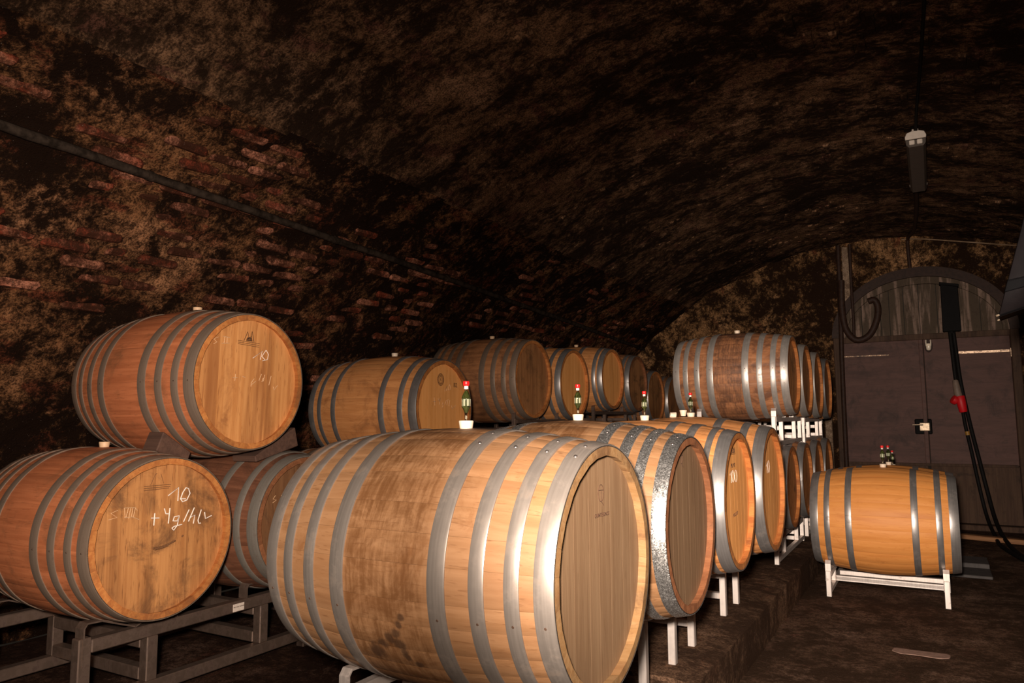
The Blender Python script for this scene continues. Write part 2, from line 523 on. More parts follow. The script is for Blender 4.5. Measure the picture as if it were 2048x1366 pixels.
def vpoint(a, y, d=0.0):
    return Vector((VC_X + (VR - d) * math.sin(a), y, VC_Z + (VR - d) * math.cos(a)))


A_FLOOR = math.acos((-0.02 - VC_Z) / VR)


def vdisp(a, y):
    s = a * VR
    p = Vector((s, y, 3.3))
    d = 0.022 * noise.noise(p * 1.7) + 0.016 * noise.noise(p * 5.5) + 0.009 * noise.noise(p * 14.0) + 0.004 * noise.noise(p * 30)
    return d


def vault_part(name, a0, a1, na, ny, mat, label):
    vs, fs, uvs = [], [], []
    for i in range(na + 1):
        a = a0 + (a1 - a0) * i / na
        for j in range(ny + 1):
            y = YB + (YE - YB) * j / ny
            vs.append(vpoint(a, y, vdisp(a, y)))
            uvs.append((a * VR, y))
    for i in range(na):
        for j in range(ny):
            q = i * (ny + 1) + j
            fs.append((q, q + 1, q + ny + 2, q + ny + 1))
    me = bpy.data.meshes.new(name)
    me.from_pydata([tuple(v) for v in vs], [], fs)
    uvl = me.uv_layers.new(name='UVMap')
    flat = []
    for f in fs:
        for k in f:
            flat.extend(uvs[k])
    uvl.data.foreach_set('uv', flat)
    me.shade_smooth()
    o = link(name, me, (mat,))
    return tag(o, label, None, None, 'structure')


A_W = R(32)
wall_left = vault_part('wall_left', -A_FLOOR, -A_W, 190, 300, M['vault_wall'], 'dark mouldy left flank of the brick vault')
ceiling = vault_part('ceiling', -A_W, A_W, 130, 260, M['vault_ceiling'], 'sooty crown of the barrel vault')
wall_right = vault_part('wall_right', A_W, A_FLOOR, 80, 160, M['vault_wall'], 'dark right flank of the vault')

# bricks: single bricks where the plaster has come off the left flank
BV = []
for k in range(6):
    L_, H_, D_ = 0.225 + rnd.uniform(-0.02, 0.015), 0.070 + rnd.uniform(-0.008, 0.005), 0.05
    if k >= 4:
        L_ = 0.105
    bm = bmesh.new()
    bmesh.ops.create_cube(bm, size=1.0)
    bmesh.ops.scale(bm, vec=(D_, L_, H_), verts=bm.verts)
    for v in bm.verts:
        v.co += Vector((rnd.uniform(-.006, .006), rnd.uniform(-.014, .014), rnd.uniform(-.009, .009)))
    bmesh.ops.bevel(bm, geom=[e for e in bm.edges], offset=0.014, segments=1, affect='EDGES')
    me = bpy.data.meshes.new('brick')
    bm.to_mesh(me)
    bm.free()
    BV.append(me)


def exposed(s, y):
    p = Vector((s, y, 9.1))
    return noise.noise(p * 1.1) * 0.9 + noise.noise(p * 2.7) * 0.6


cand = []
for row in range(36):
    s = -VR * R(66) + row * 0.086
    a = s / VR
    if a > -R(32.5):
        break
    y = 0.7 + (row % 2) * 0.12
    while y < 9.0:
        mid = -R(46) if y > 3 else -R(41)
        e = 1.1 * noise.noise(Vector((s * 2.1, y * 1.5, 9.1))) - 0.5 * ((a - mid) / R(10)) ** 2 - 0.05 * y
        cand.append((e + rnd.uniform(-.45, .45), a, y))
        y += 0.237
cand.sort(reverse=True)
for e, a, y in cand[:210]:
    p = vpoint(a, y, vdisp(a, y) + rnd.uniform(-0.022, -0.010) - 0.004)
    o = link('brick', rnd.choice(BV), (M['brick'],), wall_left)
    o.location = p
    o.rotation_euler = (rnd.uniform(-.07, .07), PI / 2 + a + PI / 2 + rnd.uniform(-.08, .08), rnd.uniform(-.06, .06))

# the remaining, plastered-over brick courses of the crown: real relief in one piece
vs, fs, buv = [], [], []
for row in range(76):
    s = -VR * A_W + row * 0.062
    a = s / VR
    y = YB + 0.3 + rnd.random() * 0.2
    while y < YE - 0.15:
        L_ = 0.205
        if noise.noise(Vector((s * 1.4, y * 1.4, 5.0))) + rnd.uniform(-.35, .35) > 0.12 and len(fs) < 24000:
            d0 = vdisp(a, y) + rnd.uniform(0.001, 0.007)
            b = len(vs)
            da, dy = 0.023 / VR, L_ / 2 - 0.006 * rnd.random()
            ta = rnd.uniform(-.003, .003)
            for (sa, sy, dd) in ((-1, -1, -.02), (1, -1, -.02), (1, 1, -.02), (-1, 1, -.02), (-.8, -.95, 0), (.8, -.95, 0), (.8, .95, 0), (-.8, .95, 0)):
                buv.append((s + sa * da * VR, y + sy * dy))
                vs.append(vpoint(a + sa * da + ta * sy * .3, y + sy * dy, d0 + dd + (ta * sa if dd == 0 else 0)))
            for f in ((4, 5, 6, 7), (0, 1, 5, 4), (1, 2, 6, 5), (2, 3, 7, 6), (3, 0, 4, 7)):
                fs.append(tuple(b + k for k in f))
        y += 0.222
bwm = bpy.data.meshes.new('brickwork')
bwm.from_pydata([tuple(v) for v in vs], [], fs)
uvl = bwm.uv_layers.new(name='UVMap')
uvl.data.foreach_set('uv', [c for f in fs for k in f for c in buv[k]])
o = link('brickwork', bwm, (M['vault_ceiling'],), ceiling)
o['kind'] = 'stuff'
o['label'] = 'soot-covered brick courses of the vault crown'


def grid_mesh(name, x0, x1, y0, y1, nx, ny, fn, skip=None):
    vs, fs = [], []
    for i in range(nx + 1):
        for j in range(ny + 1):
            vs.append(fn(x0 + (x1 - x0) * i / nx, y0 + (y1 - y0) * j / ny))
    for i in range(nx):
        for j in range(ny):
            xm, ym = x0 + (x1 - x0) * (i + .5) / nx, y0 + (y1 - y0) * (j + .5) / ny
            if skip and skip(xm, ym):
                continue
            q = i * (ny + 1) + j
            fs.append((q, q + ny + 1, q + ny + 2, q + 1))
    me = bpy.data.meshes.new(name)
    me.from_pydata(vs, [], fs)
    me.shade_smooth()
    return me


fl = grid_mesh('floor', -4.3, 3.4, YB, YE + 0.05, 90, 130,
               lambda x, y: (x, y, 0.006 * noise.noise(Vector((x * 1.3, y * 1.3, 0))) + 0.003 * noise.noise(Vector((x * 5, y * 5, 2))) - 0.006))
tag(link('floor', fl, (M['floor'],)), 'dark worn cellar floor of the aisle', None, None, 'structure')

# far wall with the arched opening for the doors
DX0, DX1, DXC = -0.90, 0.77, -0.065


def in_open(x, z):
    zz = z - G
    if not (DX0 - 0.03 < x < DX1 + 0.03):
        return False
    if zz < 0.90:
        return True
    hw = (DX1 - DX0) / 2 + 0.03
    return zz < 0.90 + 0.72 * math.sqrt(max(0, 1 - ((x - DXC) / hw) ** 2))


def in_vault(x, z):
    return (x - VC_X) ** 2 + (z - VC_Z) ** 2 < (VR + 0.06) ** 2


fwm = grid_mesh('wall_far', -4.6, 3.6, -0.02, G + 2.2, 200, 90,
                lambda x, z: (x, YE + 0.02 + 0.03 * noise.noise(Vector((x * 1.9, 1, z * 1.9))) + 0.02 * noise.noise(Vector((x * 6, 1, z * 6))) + 0.01 * noise.noise(Vector((x * 16, 1, z * 16))), z),
                lambda x, z: in_open(x, z) or not in_vault(x, z))
tag(link('wall_far', fwm, (M['end_wall'],)), 'crumbling end wall around the arched doors', None, None, 'structure')

# raised strips the barrels stand on
def slab(name, x0, x1, y0, y1, top, mat, label):
    bm = bmesh.new()
    nx, ny = 10, max(4, int((y1 - y0) / 0.12))
    vs = {}
    for i in range(nx + 1):
        for j in range(ny + 1):
            x, y = x0 + (x1 - x0) * i / nx, y0 + (y1 - y0) * j / ny
            e = 0.008 * noise.noise(Vector((x * 3, y * 3, 4)))
            vs[i, j] = bm.verts.new((x + (0.010 * noise.noise(Vector((7, y * 4, 1))) if i == nx else 0), y, top + e - (0.012 if i == nx else 0)))
    for i in range(nx):
        for j in range(ny):
            bm.faces.new((vs[i, j], vs[i + 1, j], vs[i + 1, j + 1], vs[i, j + 1]))
    ext = bmesh.ops.extrude_edge_only(bm, edges=[e for e in bm.edges if e.is_boundary])
    for v in ext['geom']:
        if isinstance(v, bmesh.types.BMVert):
            v.co.z = -0.02
    bmesh.ops.recalc_face_normals(bm, faces=bm.faces)
    me = bpy.data.meshes.new(name)
    bm.to_mesh(me)
    bm.free()
    return tag(link(name, me, (mat,)), label, None, None, 'structure')


KT = 0.20
LT = 0.08
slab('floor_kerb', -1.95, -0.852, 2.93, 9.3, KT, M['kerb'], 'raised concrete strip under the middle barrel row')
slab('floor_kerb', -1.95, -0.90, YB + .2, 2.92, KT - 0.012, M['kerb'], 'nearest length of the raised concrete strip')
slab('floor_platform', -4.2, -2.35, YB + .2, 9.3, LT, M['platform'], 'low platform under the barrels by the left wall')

# ------------------------------------------------------------------ barrels
_cache = {}
NST = 30


def rad(x, L, rh, rb):
    u = abs(2 * x / L)
    return rb - (rb - rh) * u ** 1.9


def stave_mesh(L, rh, rb, wide):
    key = ('stave', L, rh, rb, wide)
    if key in _cache:
        return _cache[key]
    a = 2 * PI / NST * wide / 2
    nx = 18
    cs = ((-a + .0005, -.0004), (-a + 0.005, 0.0), (0.0, 0.0), (a - 0.005, 0.0), (a - .0005, -.0004))
    vs, fs, fm = [], [], []
    th_ = 0.026
    for i in range(nx + 1):
        x = -L / 2 + L * i / nx
        r_ = rad(x, L, rh, rb)
        for (t, dr) in cs:
            vs.append((x, (r_ + dr) * math.sin(t), (r_ + dr) * math.cos(t)))
        for t in (-a + .0008, a - .0008):
            vs.append((x, (r_ - th_) * math.sin(t), (r_ - th_) * math.cos(t)))
    for i in range(nx):
        p, q = i * 7, (i + 1) * 7
        for k in range(4):
            fs.append((p + k, p + k + 1, q + k + 1, q + k)); fm.append(0)
        fs.append((p + 5, p + 6, q + 6, q + 5)); fm.append(1)
        fs.append((p, q, q + 5, p + 5)); fm.append(0)
        fs.append((p + 4, q + 4, q + 6, p + 6)); fm.append(0)
    e = nx * 7
    fs.append((0, 1, 2, 3, 4, 6, 5)); fm.append(1)
    fs.append((e, e + 1, e + 2, e + 3, e + 4, e + 6, e + 5)); fm.append(1)
    me = mesh_of('stave', vs, fs, 35, fm)
    _cache[key] = me
    return me


def hoop_mesh(L, rh, rb, d, wd, side):
    key = ('hoop', L, rh, rb, d, wd, side)
    if key in _cache:
        return _cache[key]
    seg = 96
    xa, xb = L / 2 - d, L / 2 - d - wd
    if side < 0:
        xa, xb = -xa, -xb
    ts = (0.0, 0.08, 0.5, 0.92, 1.0)
    prof = []
    for k, t in enumerate(ts):
        x = xa + (xb - xa) * t
        prof.append((x, rad(x, L, rh, rb) + (0.0035 if 0 < k < 4 else 0.0022)))
    prof += [(xb, rad(xb, L, rh, rb) - 0.003), (xa, rad(xa, L, rh, rb) - 0.003)]
    n = len(prof)
    vs, fs = [], []
    for i in range(seg):
        a = 2 * PI * i / seg
        lap = 0.002 if 3 <= i <= 8 else 0.0
        for k, (x, r_) in enumerate(prof):
            r2 = r_ + (lap if k < 5 else 0)
            vs.append((x, -r2 * math.sin(a), r2 * math.cos(a)))
    for i in range(seg):
        j = (i + 1) % seg
        for k in range(n):
            k2 = (k + 1) % n
            fs.append((i * n + k, i * n + k2, j * n + k2, j * n + k))
    me = mesh_of('hoop', vs, fs, 40)
    _cache[key] = me
    return me


def board_meshes(rin, widths):
    key = ('boards', rin, widths)
    if key in _cache:
        return _cache[key]
    tot = sum(widths)
    y = -rin
    out = []
    for wd in widths:
        y0, y1 = y + 0.0004, y + 2 * rin * wd / tot - 0.0004
        y = y + 2 * rin * wd / tot
        top = []
        for k in range(7):
            yy = y0 + (y1 - y0) * k / 6
            top.append((yy, math.sqrt(max(1e-6, (rin ** 2 - yy ** 2)))))
        poly = top + [(p, -q) for p, q in reversed(top)]
        me = prism_mesh('head_board', poly, 'x', -0.011, 0.011)
        out.append((me, (y0 + y1) / 2))
    _cache[key] = out
    return out


WIDTHS = ((0.8, 1.1, 1.0, 1.25, 0.9, 1.15, 1.0, 1.1, 0.75), (1.0, 0.9, 1.3, 0.85, 1.1, 1.2, 0.8, 1.0), (0.9, 1.2, 0.8, 1.0, 1.3, 1.0, 0.9, 1.0, 0.85))
H8 = ((0.0, .046), (.080, .036), (.165, .038), (.265, .047))
H8B = ((0.0, .052), (.082, .038), (.172, .040), (.268, .048))
H6 = ((0.0, .053), (.092, .036), (.225, .040))
BUNG = None


def bung_mesh():
    return lathe_mesh('bung', [(0.0145, -0.012), (0.0185, 0.0), (0.0215, 0.020), (0.0200, 0.0225)], 24, 50)


BUNG = bung_mesh()
RIV = lathe_mesh('rivet', [(0.0058, 0.0), (0.0052, 0.0022), (0.0030, 0.0040)], 10, 60)
NAIL = lathe_mesh('nail', [(0.0035, 0.0), (0.0030, 0.0010)], 8, 60)


def barrel(x, y, z, label, group, stave='oak_wine', chime='chime', head='head_brown', hoop='hoop_dull', hoops=H8, L=0.88, rh=0.303, rb=0.348,
           yaw=0.0, bung='bung_tan', rivets=False, nails=None, roll=0.0, heads=True, hoops_l=None, bx=0.012, seed=0):
    """x is the plane of the +X chime, y and z (camera-relative) the axis"""
    rr_ = random.Random(seed + int(abs(y) * 1000))
    cx = x - L / 2
    root = empty('wine_barrel', (cx, y, G + z - rb), label, 'barrel', group, (0, 0, yaw))
    C = (0, 0, rb)
    ws = [0.82] * 10 + [1.0] * 10 + [1.18] * 10
    rr_.shuffle(ws)
    ang = roll
    for wd in ws:
        st = 2 * PI / NST * wd
        o = link('stave', stave_mesh(L, rh, rb, wd), (M[stave], M[chime]), root, C, (-(ang + st / 2), 0, 0))
        ang += st
    for side, hs in ((1, hoops), (-1, hoops_l or hoops)):
        for (d, wd) in hs:
            h = link('hoop', hoop_mesh(L, rh, rb, d, wd, side), (M[hoop],), root, C)
            xm = side * (L / 2 - d - wd / 2)
            rm = rad(xm, L, rh, rb)
            if rivets and side > 0:
                for a in (0.25, 0.45):
                    link('rivet', RIV, (M['rivet'],), h, (xm, -(rm + .004) * math.sin(a), (rm + .004) * math.cos(a)), (a, 0, 0))
            if nails is not None:
                link('nail', NAIL, (M['nail'],), h, (xm, -(rm + .0034) * math.sin(nails), (rm + .0034) * math.cos(nails)), (nails, 0, 0))
    rin = rh - 0.0215
    xh = L / 2 - 0.024
    if heads:
        for (me, yy) in board_meshes(rin, WIDTHS[(seed) % 3]):
            link('head_board', me, (M[head],), root, (xh - 0.011, 0, rb), (roll * 0.3, 0, 0))
    bk = _cache.get(('back', rin))
    if bk is None:
        bk = _cache[('back', rin)] = prism_mesh('back_head', [(rin * math.cos(2 * PI * k / 40), rin * math.sin(2 * PI * k / 40)) for k in range(40)], 'x', -.011, .011)
    link('back_head', bk, (M[head],), root, (-xh + 0.011, 0, rb))
    if bung:
        link('bung', BUNG, (M[bung],), root, (bx, 0, rb + rad(bx, L, rh, rb) - 0.0005))
    root['xh'] = xh
    root['bx'] = bx
    root['rb'] = rb
    return root


def to_mesh(o):
    dg = bpy.context.evaluated_depsgraph_get()
    me = bpy.data.meshes.new_from_object(o.evaluated_get(dg), depsgraph=dg)
    nm, par, mw, pr = o.name, o.parent, (o.location.copy(), o.rotation_euler.copy(), o.scale.copy()), dict(o.items())
    bpy.data.objects.remove(o)
    n = bpy.data.objects.new(nm.split('.')[0], me)
    COL.objects.link(n)
    n.parent = par
    n.location, n.rotation_euler, n.scale = mw
    for k, v in pr.items():
        n[k] = v
    return n


def strokes(root, name, lines, mat, w_=0.0021, label=None, dx=0.0):
    cu = bpy.data.curves.new(name, 'CURVE')
    cu.dimensions = '3D'
    cu.bevel_depth = w_
    cu.bevel_resolution = 0
    xh, rb = root['xh'] + dx, root['rb']
    if name == 'chalk_writing':
        for k, ln in enumerate(lines):
            strokes(root, 'chalk_stroke', [ln], mat, w_, label)
        return
    for ln in lines:
        sp = cu.splines.new('POLY')
        sp.points.add(len(ln) - 1)
        for p, (a, b) in zip(sp.points, ln):
            p.co = (xh + w_ * 0.2, a, rb + b, 1)
    cu.materials.append(M[mat])
    o = bpy.data.objects.new(name, cu)
    COL.objects.link(o)
    o.parent = root
    if label:
        o['label'] = label
    return to_mesh(o)


def text(root, name, body, size, a, b, mat, rot=0.0, loc=None, eul=None, sx=1.0):
    cu = bpy.data.curves.new(name, 'FONT')
    cu.body = body
    cu.size = size
    cu.align_x = 'CENTER'
    cu.align_y = 'CENTER'
    cu.extrude = 0.0004
    cu.materials.append(M[mat])
    o = bpy.data.objects.new(name, cu)
    COL.objects.link(o)
    o.parent = root
    if loc is None:
        o.location = (root['xh'] + 0.0006, a, root['rb'] + b)
        o.rotation_euler = (Matrix.Rotation(rot, 3, 'X') @ Matrix(((0, 0, 1), (1, 0, 0), (0, 1, 0)))).to_euler()
    else:
        o.location = loc
        o.rotation_euler = eul
    o.scale = (sx, 1, 1)
    return to_mesh(o)


def oval(c, rx, rz, n=16, a0=0.0, a1=2 * PI):
    return [(c[0] + rx * math.sin(a0 + (a1 - a0) * k / n), c[1] + rz * math.cos(a0 + (a1 - a0) * k / n)) for k in range(n + 1)]


def sticker(root, mat='paper', a=0.10, w_=0.05, L=0.88, rh=0.303, rb=0.348):
    vs, fs = [], []
    xe = L / 2
    for i in range(7):
        t = a - w_ / rh / 2 + w_ / rh * i / 6
        for x in (xe - 0.004, xe - 0.044):
            r_ = rad(x, L, rh, rb) + 0.0048
            vs.append((x, -r_ * math.sin(t), r_ * math.cos(t)))
    for i in range(6):
        fs.append((2 * i, 2 * i + 1, 2 * i + 3, 2 * i + 2))
    me = mesh_of('paper_label', vs, fs, 60)
    o = link('paper_label', me, (M[mat],), root, (0, 0, root['rb']))
    so = o.modifiers.new('thick', 'SOLIDIFY')
    so.thickness = 0.0012
    o['label'] = 'white paper label stuck on the hoop'
    return o


GR = 'barrels of the middle row'
GL = 'barrels along the left wall'
GA = 'barrels standing in the aisle'
# middle row, nearest first
R1 = barrel(-0.737, 1.778, -0.378, 'largest pale oak barrel in front, brown-stained belly, eight steel hoops', GR, 'oak_pale', 'chime_pale', 'head_grey', 'hoop_bright', H8, rh=0.309, rb=0.352,
            bung='bung', rivets=True, nails=PI / 2 + 0.25, L=0.885, seed=1)
R2 = barrel(-0.742, 2.554, -0.364, 'pale barrel with sparkling galvanised hoops, right behind the largest one', GR, 'oak_pale', 'chime_red', 'head_grey', 'hoop_spangle',
            ((0.0, .044), (.078, .034), (.142, .038), (.226, .044)), rh=0.297, rb=0.358, bung='bung', rivets=True, seed=2)
R3 = barrel(-0.745, 3.306, -0.358, 'third barrel of the middle row, reddish belly, stamped lettering on bright orange head', GR, 'oak_warm', 'chime', 'head_orange', 'hoop_blue',
            ((0.0, .052), (.070, .026), (.150, .036), (.245, .036)), rh=0.293, bung='bung', seed=3)
R4 = barrel(-0.735, 4.032, -0.368, 'fourth barrel of the middle row, orange head with faint chalk, loose bungs on top', GR, 'oak_warm', 'chime', 'head_orange', 'hoop_blue', H6, rh=0.312, rb=0.374, bung='bung', seed=4)
LOW = [('brown barrel low in the far rack, first behind the orange-headed one', 5.68), ('second brown barrel low in the far middle rack', 6.38),
       ('third brown barrel low in the far middle rack', 7.08), ('last brown barrel low in the far middle rack, nearest the doors', 7.78)]
for i, (lb, y) in enumerate(LOW):
    barrel(-0.90 - 0.0 * i, y, -0.50, lb, GR, 'oak_brown', 'chime', 'head_brown', 'hoop_blue', H6, rh=0.288, rb=0.332, L=0.84, seed=5 + i)
HIGH = [('dark-stained barrel side-on on the upper far rack, white bung on top', 5.80), ('second barrel on the upper far rack, mostly hidden by the dark-stained one', 6.48),
        ('third barrel on the upper far rack, a sliver with a bright hoop', 7.16), ('last barrel on the upper far rack, nearest the doors', 7.84)]
for i, (lb, y) in enumerate(HIGH):
    barrel(-0.88, y, 0.315 - 0.012 * i, lb, 'barrels on the upper far rack', ('oak_stained', 'oak_warm', 'oak_warm', 'oak_warm')[i], 'chime', 'head_brown', 'hoop_silver' if i != 3 else 'hoop_blue', H8B if i == 0 else H6,
           rh=0.288, rb=0.335, L=0.84, nails=(PI / 2 - .12) if i in (0, 3) else None, bung='bung', seed=11 + i)
# left wall
L1 = barrel(-2.66, 1.893, -0.457, 'wine-red barrel at lower left, head chalked 10 and +4g/hl', GL, 'oak_wine', 'chime', 'head_brown', 'hoop_dull', H8B, rh=0.311, nails=PI / 2 + .05, bx=0.0, seed=20)
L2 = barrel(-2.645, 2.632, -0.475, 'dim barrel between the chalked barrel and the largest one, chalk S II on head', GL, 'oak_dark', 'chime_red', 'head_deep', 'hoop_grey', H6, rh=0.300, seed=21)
L3 = barrel(-2.66, 3.45, -0.505, 'hidden lower barrel under the six-hooped one, behind the largest barrel', GL, 'oak_brown', 'chime', 'head_brown', 'hoop_dull', H6, seed=22)
L4 = barrel(-2.66, 4.255, -0.505, 'hidden lower barrel of the left row behind the two pale barrels', GL, 'oak_brown', 'chime', 'head_brown', 'hoop_dull', H6, seed=23)
U1 = barrel(-2.66, 2.293, 0.175, 'golden-headed barrel on top at upper left, resting on two barrels with wedges', GL, 'oak_wine', 'chime', 'head_gold', 'hoop_dull', H8B, rh=0.304, nails=PI / 2 + .02, bx=0.045, seed=24, roll=-0.12)
U2 = barrel(-2.69, 3.853, 0.071, 'six-hooped orange-brown barrel with round stamp and chalk on head', GL, 'oak_warm', 'chime', 'head_orange', 'hoop_blue', H6, rh=0.305, bx=0.03, seed=25, bung='bung')
U3 = barrel(-2.772, 5.223, 0.318, 'brown eight-hooped barrel with paper label, nearest on the upper left rack', GL, 'oak_brown', 'chime', 'head_dark', 'hoop_dull', H8B, rh=0.314, nails=PI / 2, L=0.82, seed=26)
U4 = barrel(-2.77, 5.998, 0.305, 'narrow-looking labelled barrel, second on the upper left rack', GL, 'oak_warm', 'chime', 'head_orange', 'hoop_blue', H6, rh=0.309, L=0.82, seed=27)
HU = ((0.0, .05), (.066, .036), (.24, .04))
U5 = barrel(-2.72, 6.788, 0.385, 'pale barrel with paper label standing higher, third on the upper left rack', GL, 'oak_warm', 'chime', 'head_orange', 'hoop_blue', HU, rh=0.294, rb=0.338, L=0.82, seed=28)
U6 = barrel(-2.74, 7.554, 0.37, 'dark-headed barrel, fourth on the upper left rack', GL, 'oak_brown', 'chime_red', 'head_dark', 'hoop_blue', HU, rh=0.294, rb=0.338, L=0.82, seed=29)
U7 = barrel(-2.77, 8.24, 0.24, 'fifth barrel of the upper left row, dark olive head with label', GL, 'oak_brown', 'chime', 'head_dark', 'hoop_blue', H6, rh=0.297, rb=0.338, L=0.82, seed=30)
U8 = barrel(-2.77, 8.95, 0.20, 'last barrel of the upper left row, half hidden by the side-on barrel', GL, 'oak_brown', 'chime', 'head_dark', 'hoop_blue', H6, rh=0.297, rb=0.338, L=0.82, seed=31)
LOWL = [('hidden lower left barrel under the nearest upper rack', 5.26), ('second hidden lower left barrel under the upper rack', 5.98), ('third hidden lower left barrel under the upper rack', 6.82),
        ('fourth hidden lower left barrel under the upper rack', 7.54), ('fifth hidden lower left barrel at the far end', 8.24), ('last hidden lower left barrel at the far wall', 8.95)]
for i, (lb, y) in enumerate(LOWL):
    barrel(-2.74, y, -0.53 - (0.12 if i > 3 else 0), lb, GL, 'oak_brown', 'chime', 'head_dark', 'hoop_dull', H6, rb=0.335, rh=0.29, L=0.84, seed=40 + i)
for b_, kw in ((U3, dict(rh=0.314, L=0.82)), (U4, dict(rh=0.309, L=0.82)), (U5, dict(rh=0.294, rb=0.338, L=0.82)), (U7, dict(rh=0.297, rb=0.338, L=0.82)), (U8, dict(rh=0.297, rb=0.338, L=0.82))):
    sticker(b_, a=0.42, **kw)
# aisle
A1 = barrel(0.105, 5.77, -0.712, 'clean orange oak barrel lying across the aisle before the doors', GA, 'oak_fresh', 'chime', 'head_orange', 'hoop_blue', H6, rh=0.308, rb=0.362, bung='bung', seed=50)
A2 = barrel(0.105, 6.50, -0.737, 'second aisle barrel, only its top showing behind the clean orange one', GA, 'oak_fresh', 'chime', 'head_orange', 'hoop_blue', H6, rh=0.308, rb=0.362, bung='bung', seed=51)
A3 = barrel(0.10, 7.23, -0.790, 'third aisle barrel hidden behind the other two before the doors', GA, 'oak_fresh', 'chime', 'head_orange', 'hoop_blue', H6, rh=0.308, rb=0.355, bung='bung', seed=52)

# chalk, brands and stamps
strokes(L1, 'chalk_writing', [[(0.0187, 0.1581), (0.0649, 0.1886), (0.0644, 0.1347)], [(0.1001, 0.1844), (0.0857, 0.1657), (0.0761, 0.1415), (0.0858, 0.1287), (0.1056, 0.1334), (0.1198, 0.16), (0.1111, 0.1808), (0.0986, 0.1845)], [(0.0761, 0.1415), (0.0991, 0.1393)],
    [(-0.036, 0.0962), (-0.038, 0.0495)], [(-0.0521, 0.0791), (-0.0165, 0.0754)], [(0.0049, 0.1109), (0.0117, 0.0896), (0.0279, 0.0864)], [(0.0298, 0.1096), (0.0253, 0.0493)],
    [(0.0732, 0.0735), (0.0508, 0.0721), (0.0456, 0.0572), (0.0636, 0.0537), (0.0732, 0.0735), (0.0659, 0.0364), (0.0503, 0.0189), (0.0424, 0.029), (0.0526, 0.0342), (0.087, 0.0377)],
    [(0.1182, 0.0935), (0.0942, 0.0473)], [(0.1429, 0.0989), (0.1173, 0.0458)], [(0.1243, 0.0609), (0.1458, 0.0691), (0.1411, 0.0349)], [(0.1768, 0.0872), (0.1627, 0.0457), (0.1664, 0.0331), (0.176, 0.032)],
    [(0.1934, 0.0759), (0.1978, 0.0482), (0.2284, 0.0569)]], 'chalk', 0.0027, 'white chalk 10 and +4g/hl with a tick')
strokes(L1, 'chalk_writing', [[(-0.1889, 0.1243), (-0.2153, 0.1152), (-0.1901, 0.0978), (-0.2242, 0.0922)], [(-0.1658, 0.1299), (-0.1191, 0.1271), (-0.1104, 0.1158)], [(-0.1631, 0.1289), (-0.1587, 0.0941)],
    [(-0.1472, 0.1279), (-0.1548, 0.0949)], [(-0.1379, 0.1269), (-0.1438, 0.0862)], [(-0.1285, 0.1264), (-0.1334, 0.0924)], [(-0.119, 0.1254), (-0.1254, 0.0914)], [(-0.1626, 0.0933), (-0.1308, 0.0933), (-0.1004, 0.0793)]],
    'chalk_faint', 0.0014, 'thin chalk S VIII')
strokes(L1, 'burnt_brand', [[(-0.0875, 0.2037), (0.0298, 0.2033)], [(-0.0871, 0.1961), (0.0272, 0.1956)], [(-0.0866, 0.1873), (0.0216, 0.1896)], [(-0.0597, 0.2065), (-0.0419, 0.2461), (-0.0336, 0.2506)], [(-0.0161, 0.2469), (-0.0028, 0.2097)]], 'brand_soft', 0.0012)
strokes(U1, 'chalk_writing', [[(0.0201, 0.1074), (0.074, 0.1447), (0.0639, 0.1043)], [(0.0971, 0.1511), (0.1115, 0.1322), (0.1065, 0.1071), (0.0757, 0.099)], [(0.0971, 0.1511), (0.073, 0.1202), (0.0909, 0.1061)]], 'chalk', 0.0018, 'white chalk 10')
strokes(U1, 'chalk_writing', [[(-0.1694, 0.1878), (-0.1926, 0.177), (-0.1752, 0.1656), (-0.1934, 0.1549)], [(-0.1456, 0.1929), (-0.1088, 0.1914)], [(-0.1351, 0.1924), (-0.1391, 0.163)], [(-0.1229, 0.1921), (-0.1235, 0.1644)], [(-0.1529, 0.1618), (-0.1096, 0.1662)]], 'chalk_faint', 0.0016, 'faint chalk S II')
strokes(U1, 'chalk_writing', [[(-0.0722, 0.0306), (-0.0745, 0.0013)], [(-0.0875, 0.0138), (-0.0608, 0.0151)], [(-0.034, 0.0237), (-0.0192, 0.0184)], [(0.033, 0.0148), (0.0168, -0.0039), (0.0157, -0.0218)], [(0.0191, -0.0127), (0.041, 0.0031)], [(0.0741, 0.0379), (0.0599, 0.0069)],
    [(0.0844, 0.0201), (0.0773, 0.0016)], [(0.0935, 0.0358), (0.0849, 0.0049)], [(0.131, 0.0315), (0.1187, -0.0121)], [(0.1447, -0.0173), (0.1512, -0.0325), (0.1705, -0.0117)]], 'chalk_faint', 0.0018, 'faint chalk +4 g/hl with a tick')
strokes(U1, 'burnt_brand', [[(-0.0657, 0.1827), (0.0573, 0.1776)], [(-0.0654, 0.1753), (0.0557, 0.1692)], [(-0.0651, 0.168), (0.056, 0.161)]], 'brand', 0.0010)
strokes(U1, 'burnt_brand', [[(-0.0312, 0.1843), (-0.0215, 0.206), (-0.0125, 0.2266), (-0.006, 0.205), (-0.0034, 0.1838)], [(0.0247, 0.1833), (0.02, 0.205), (0.0116, 0.2305), (0.010, 0.205), (0.0115, 0.1851)],
    [(-0.0185, 0.1885), (-0.004, 0.2), (0.0107, 0.2062), (0.004, 0.1845)], [(-0.02, 0.1862), (0.015, 0.1862)], [(-0.019, 0.1905), (0.014, 0.1905)], [(-0.017, 0.195), (0.012, 0.195)], [(-0.014, 0.199), (0.010, 0.199)]], 'brand', 0.0016, 'burnt figure emblem above ruled lines')
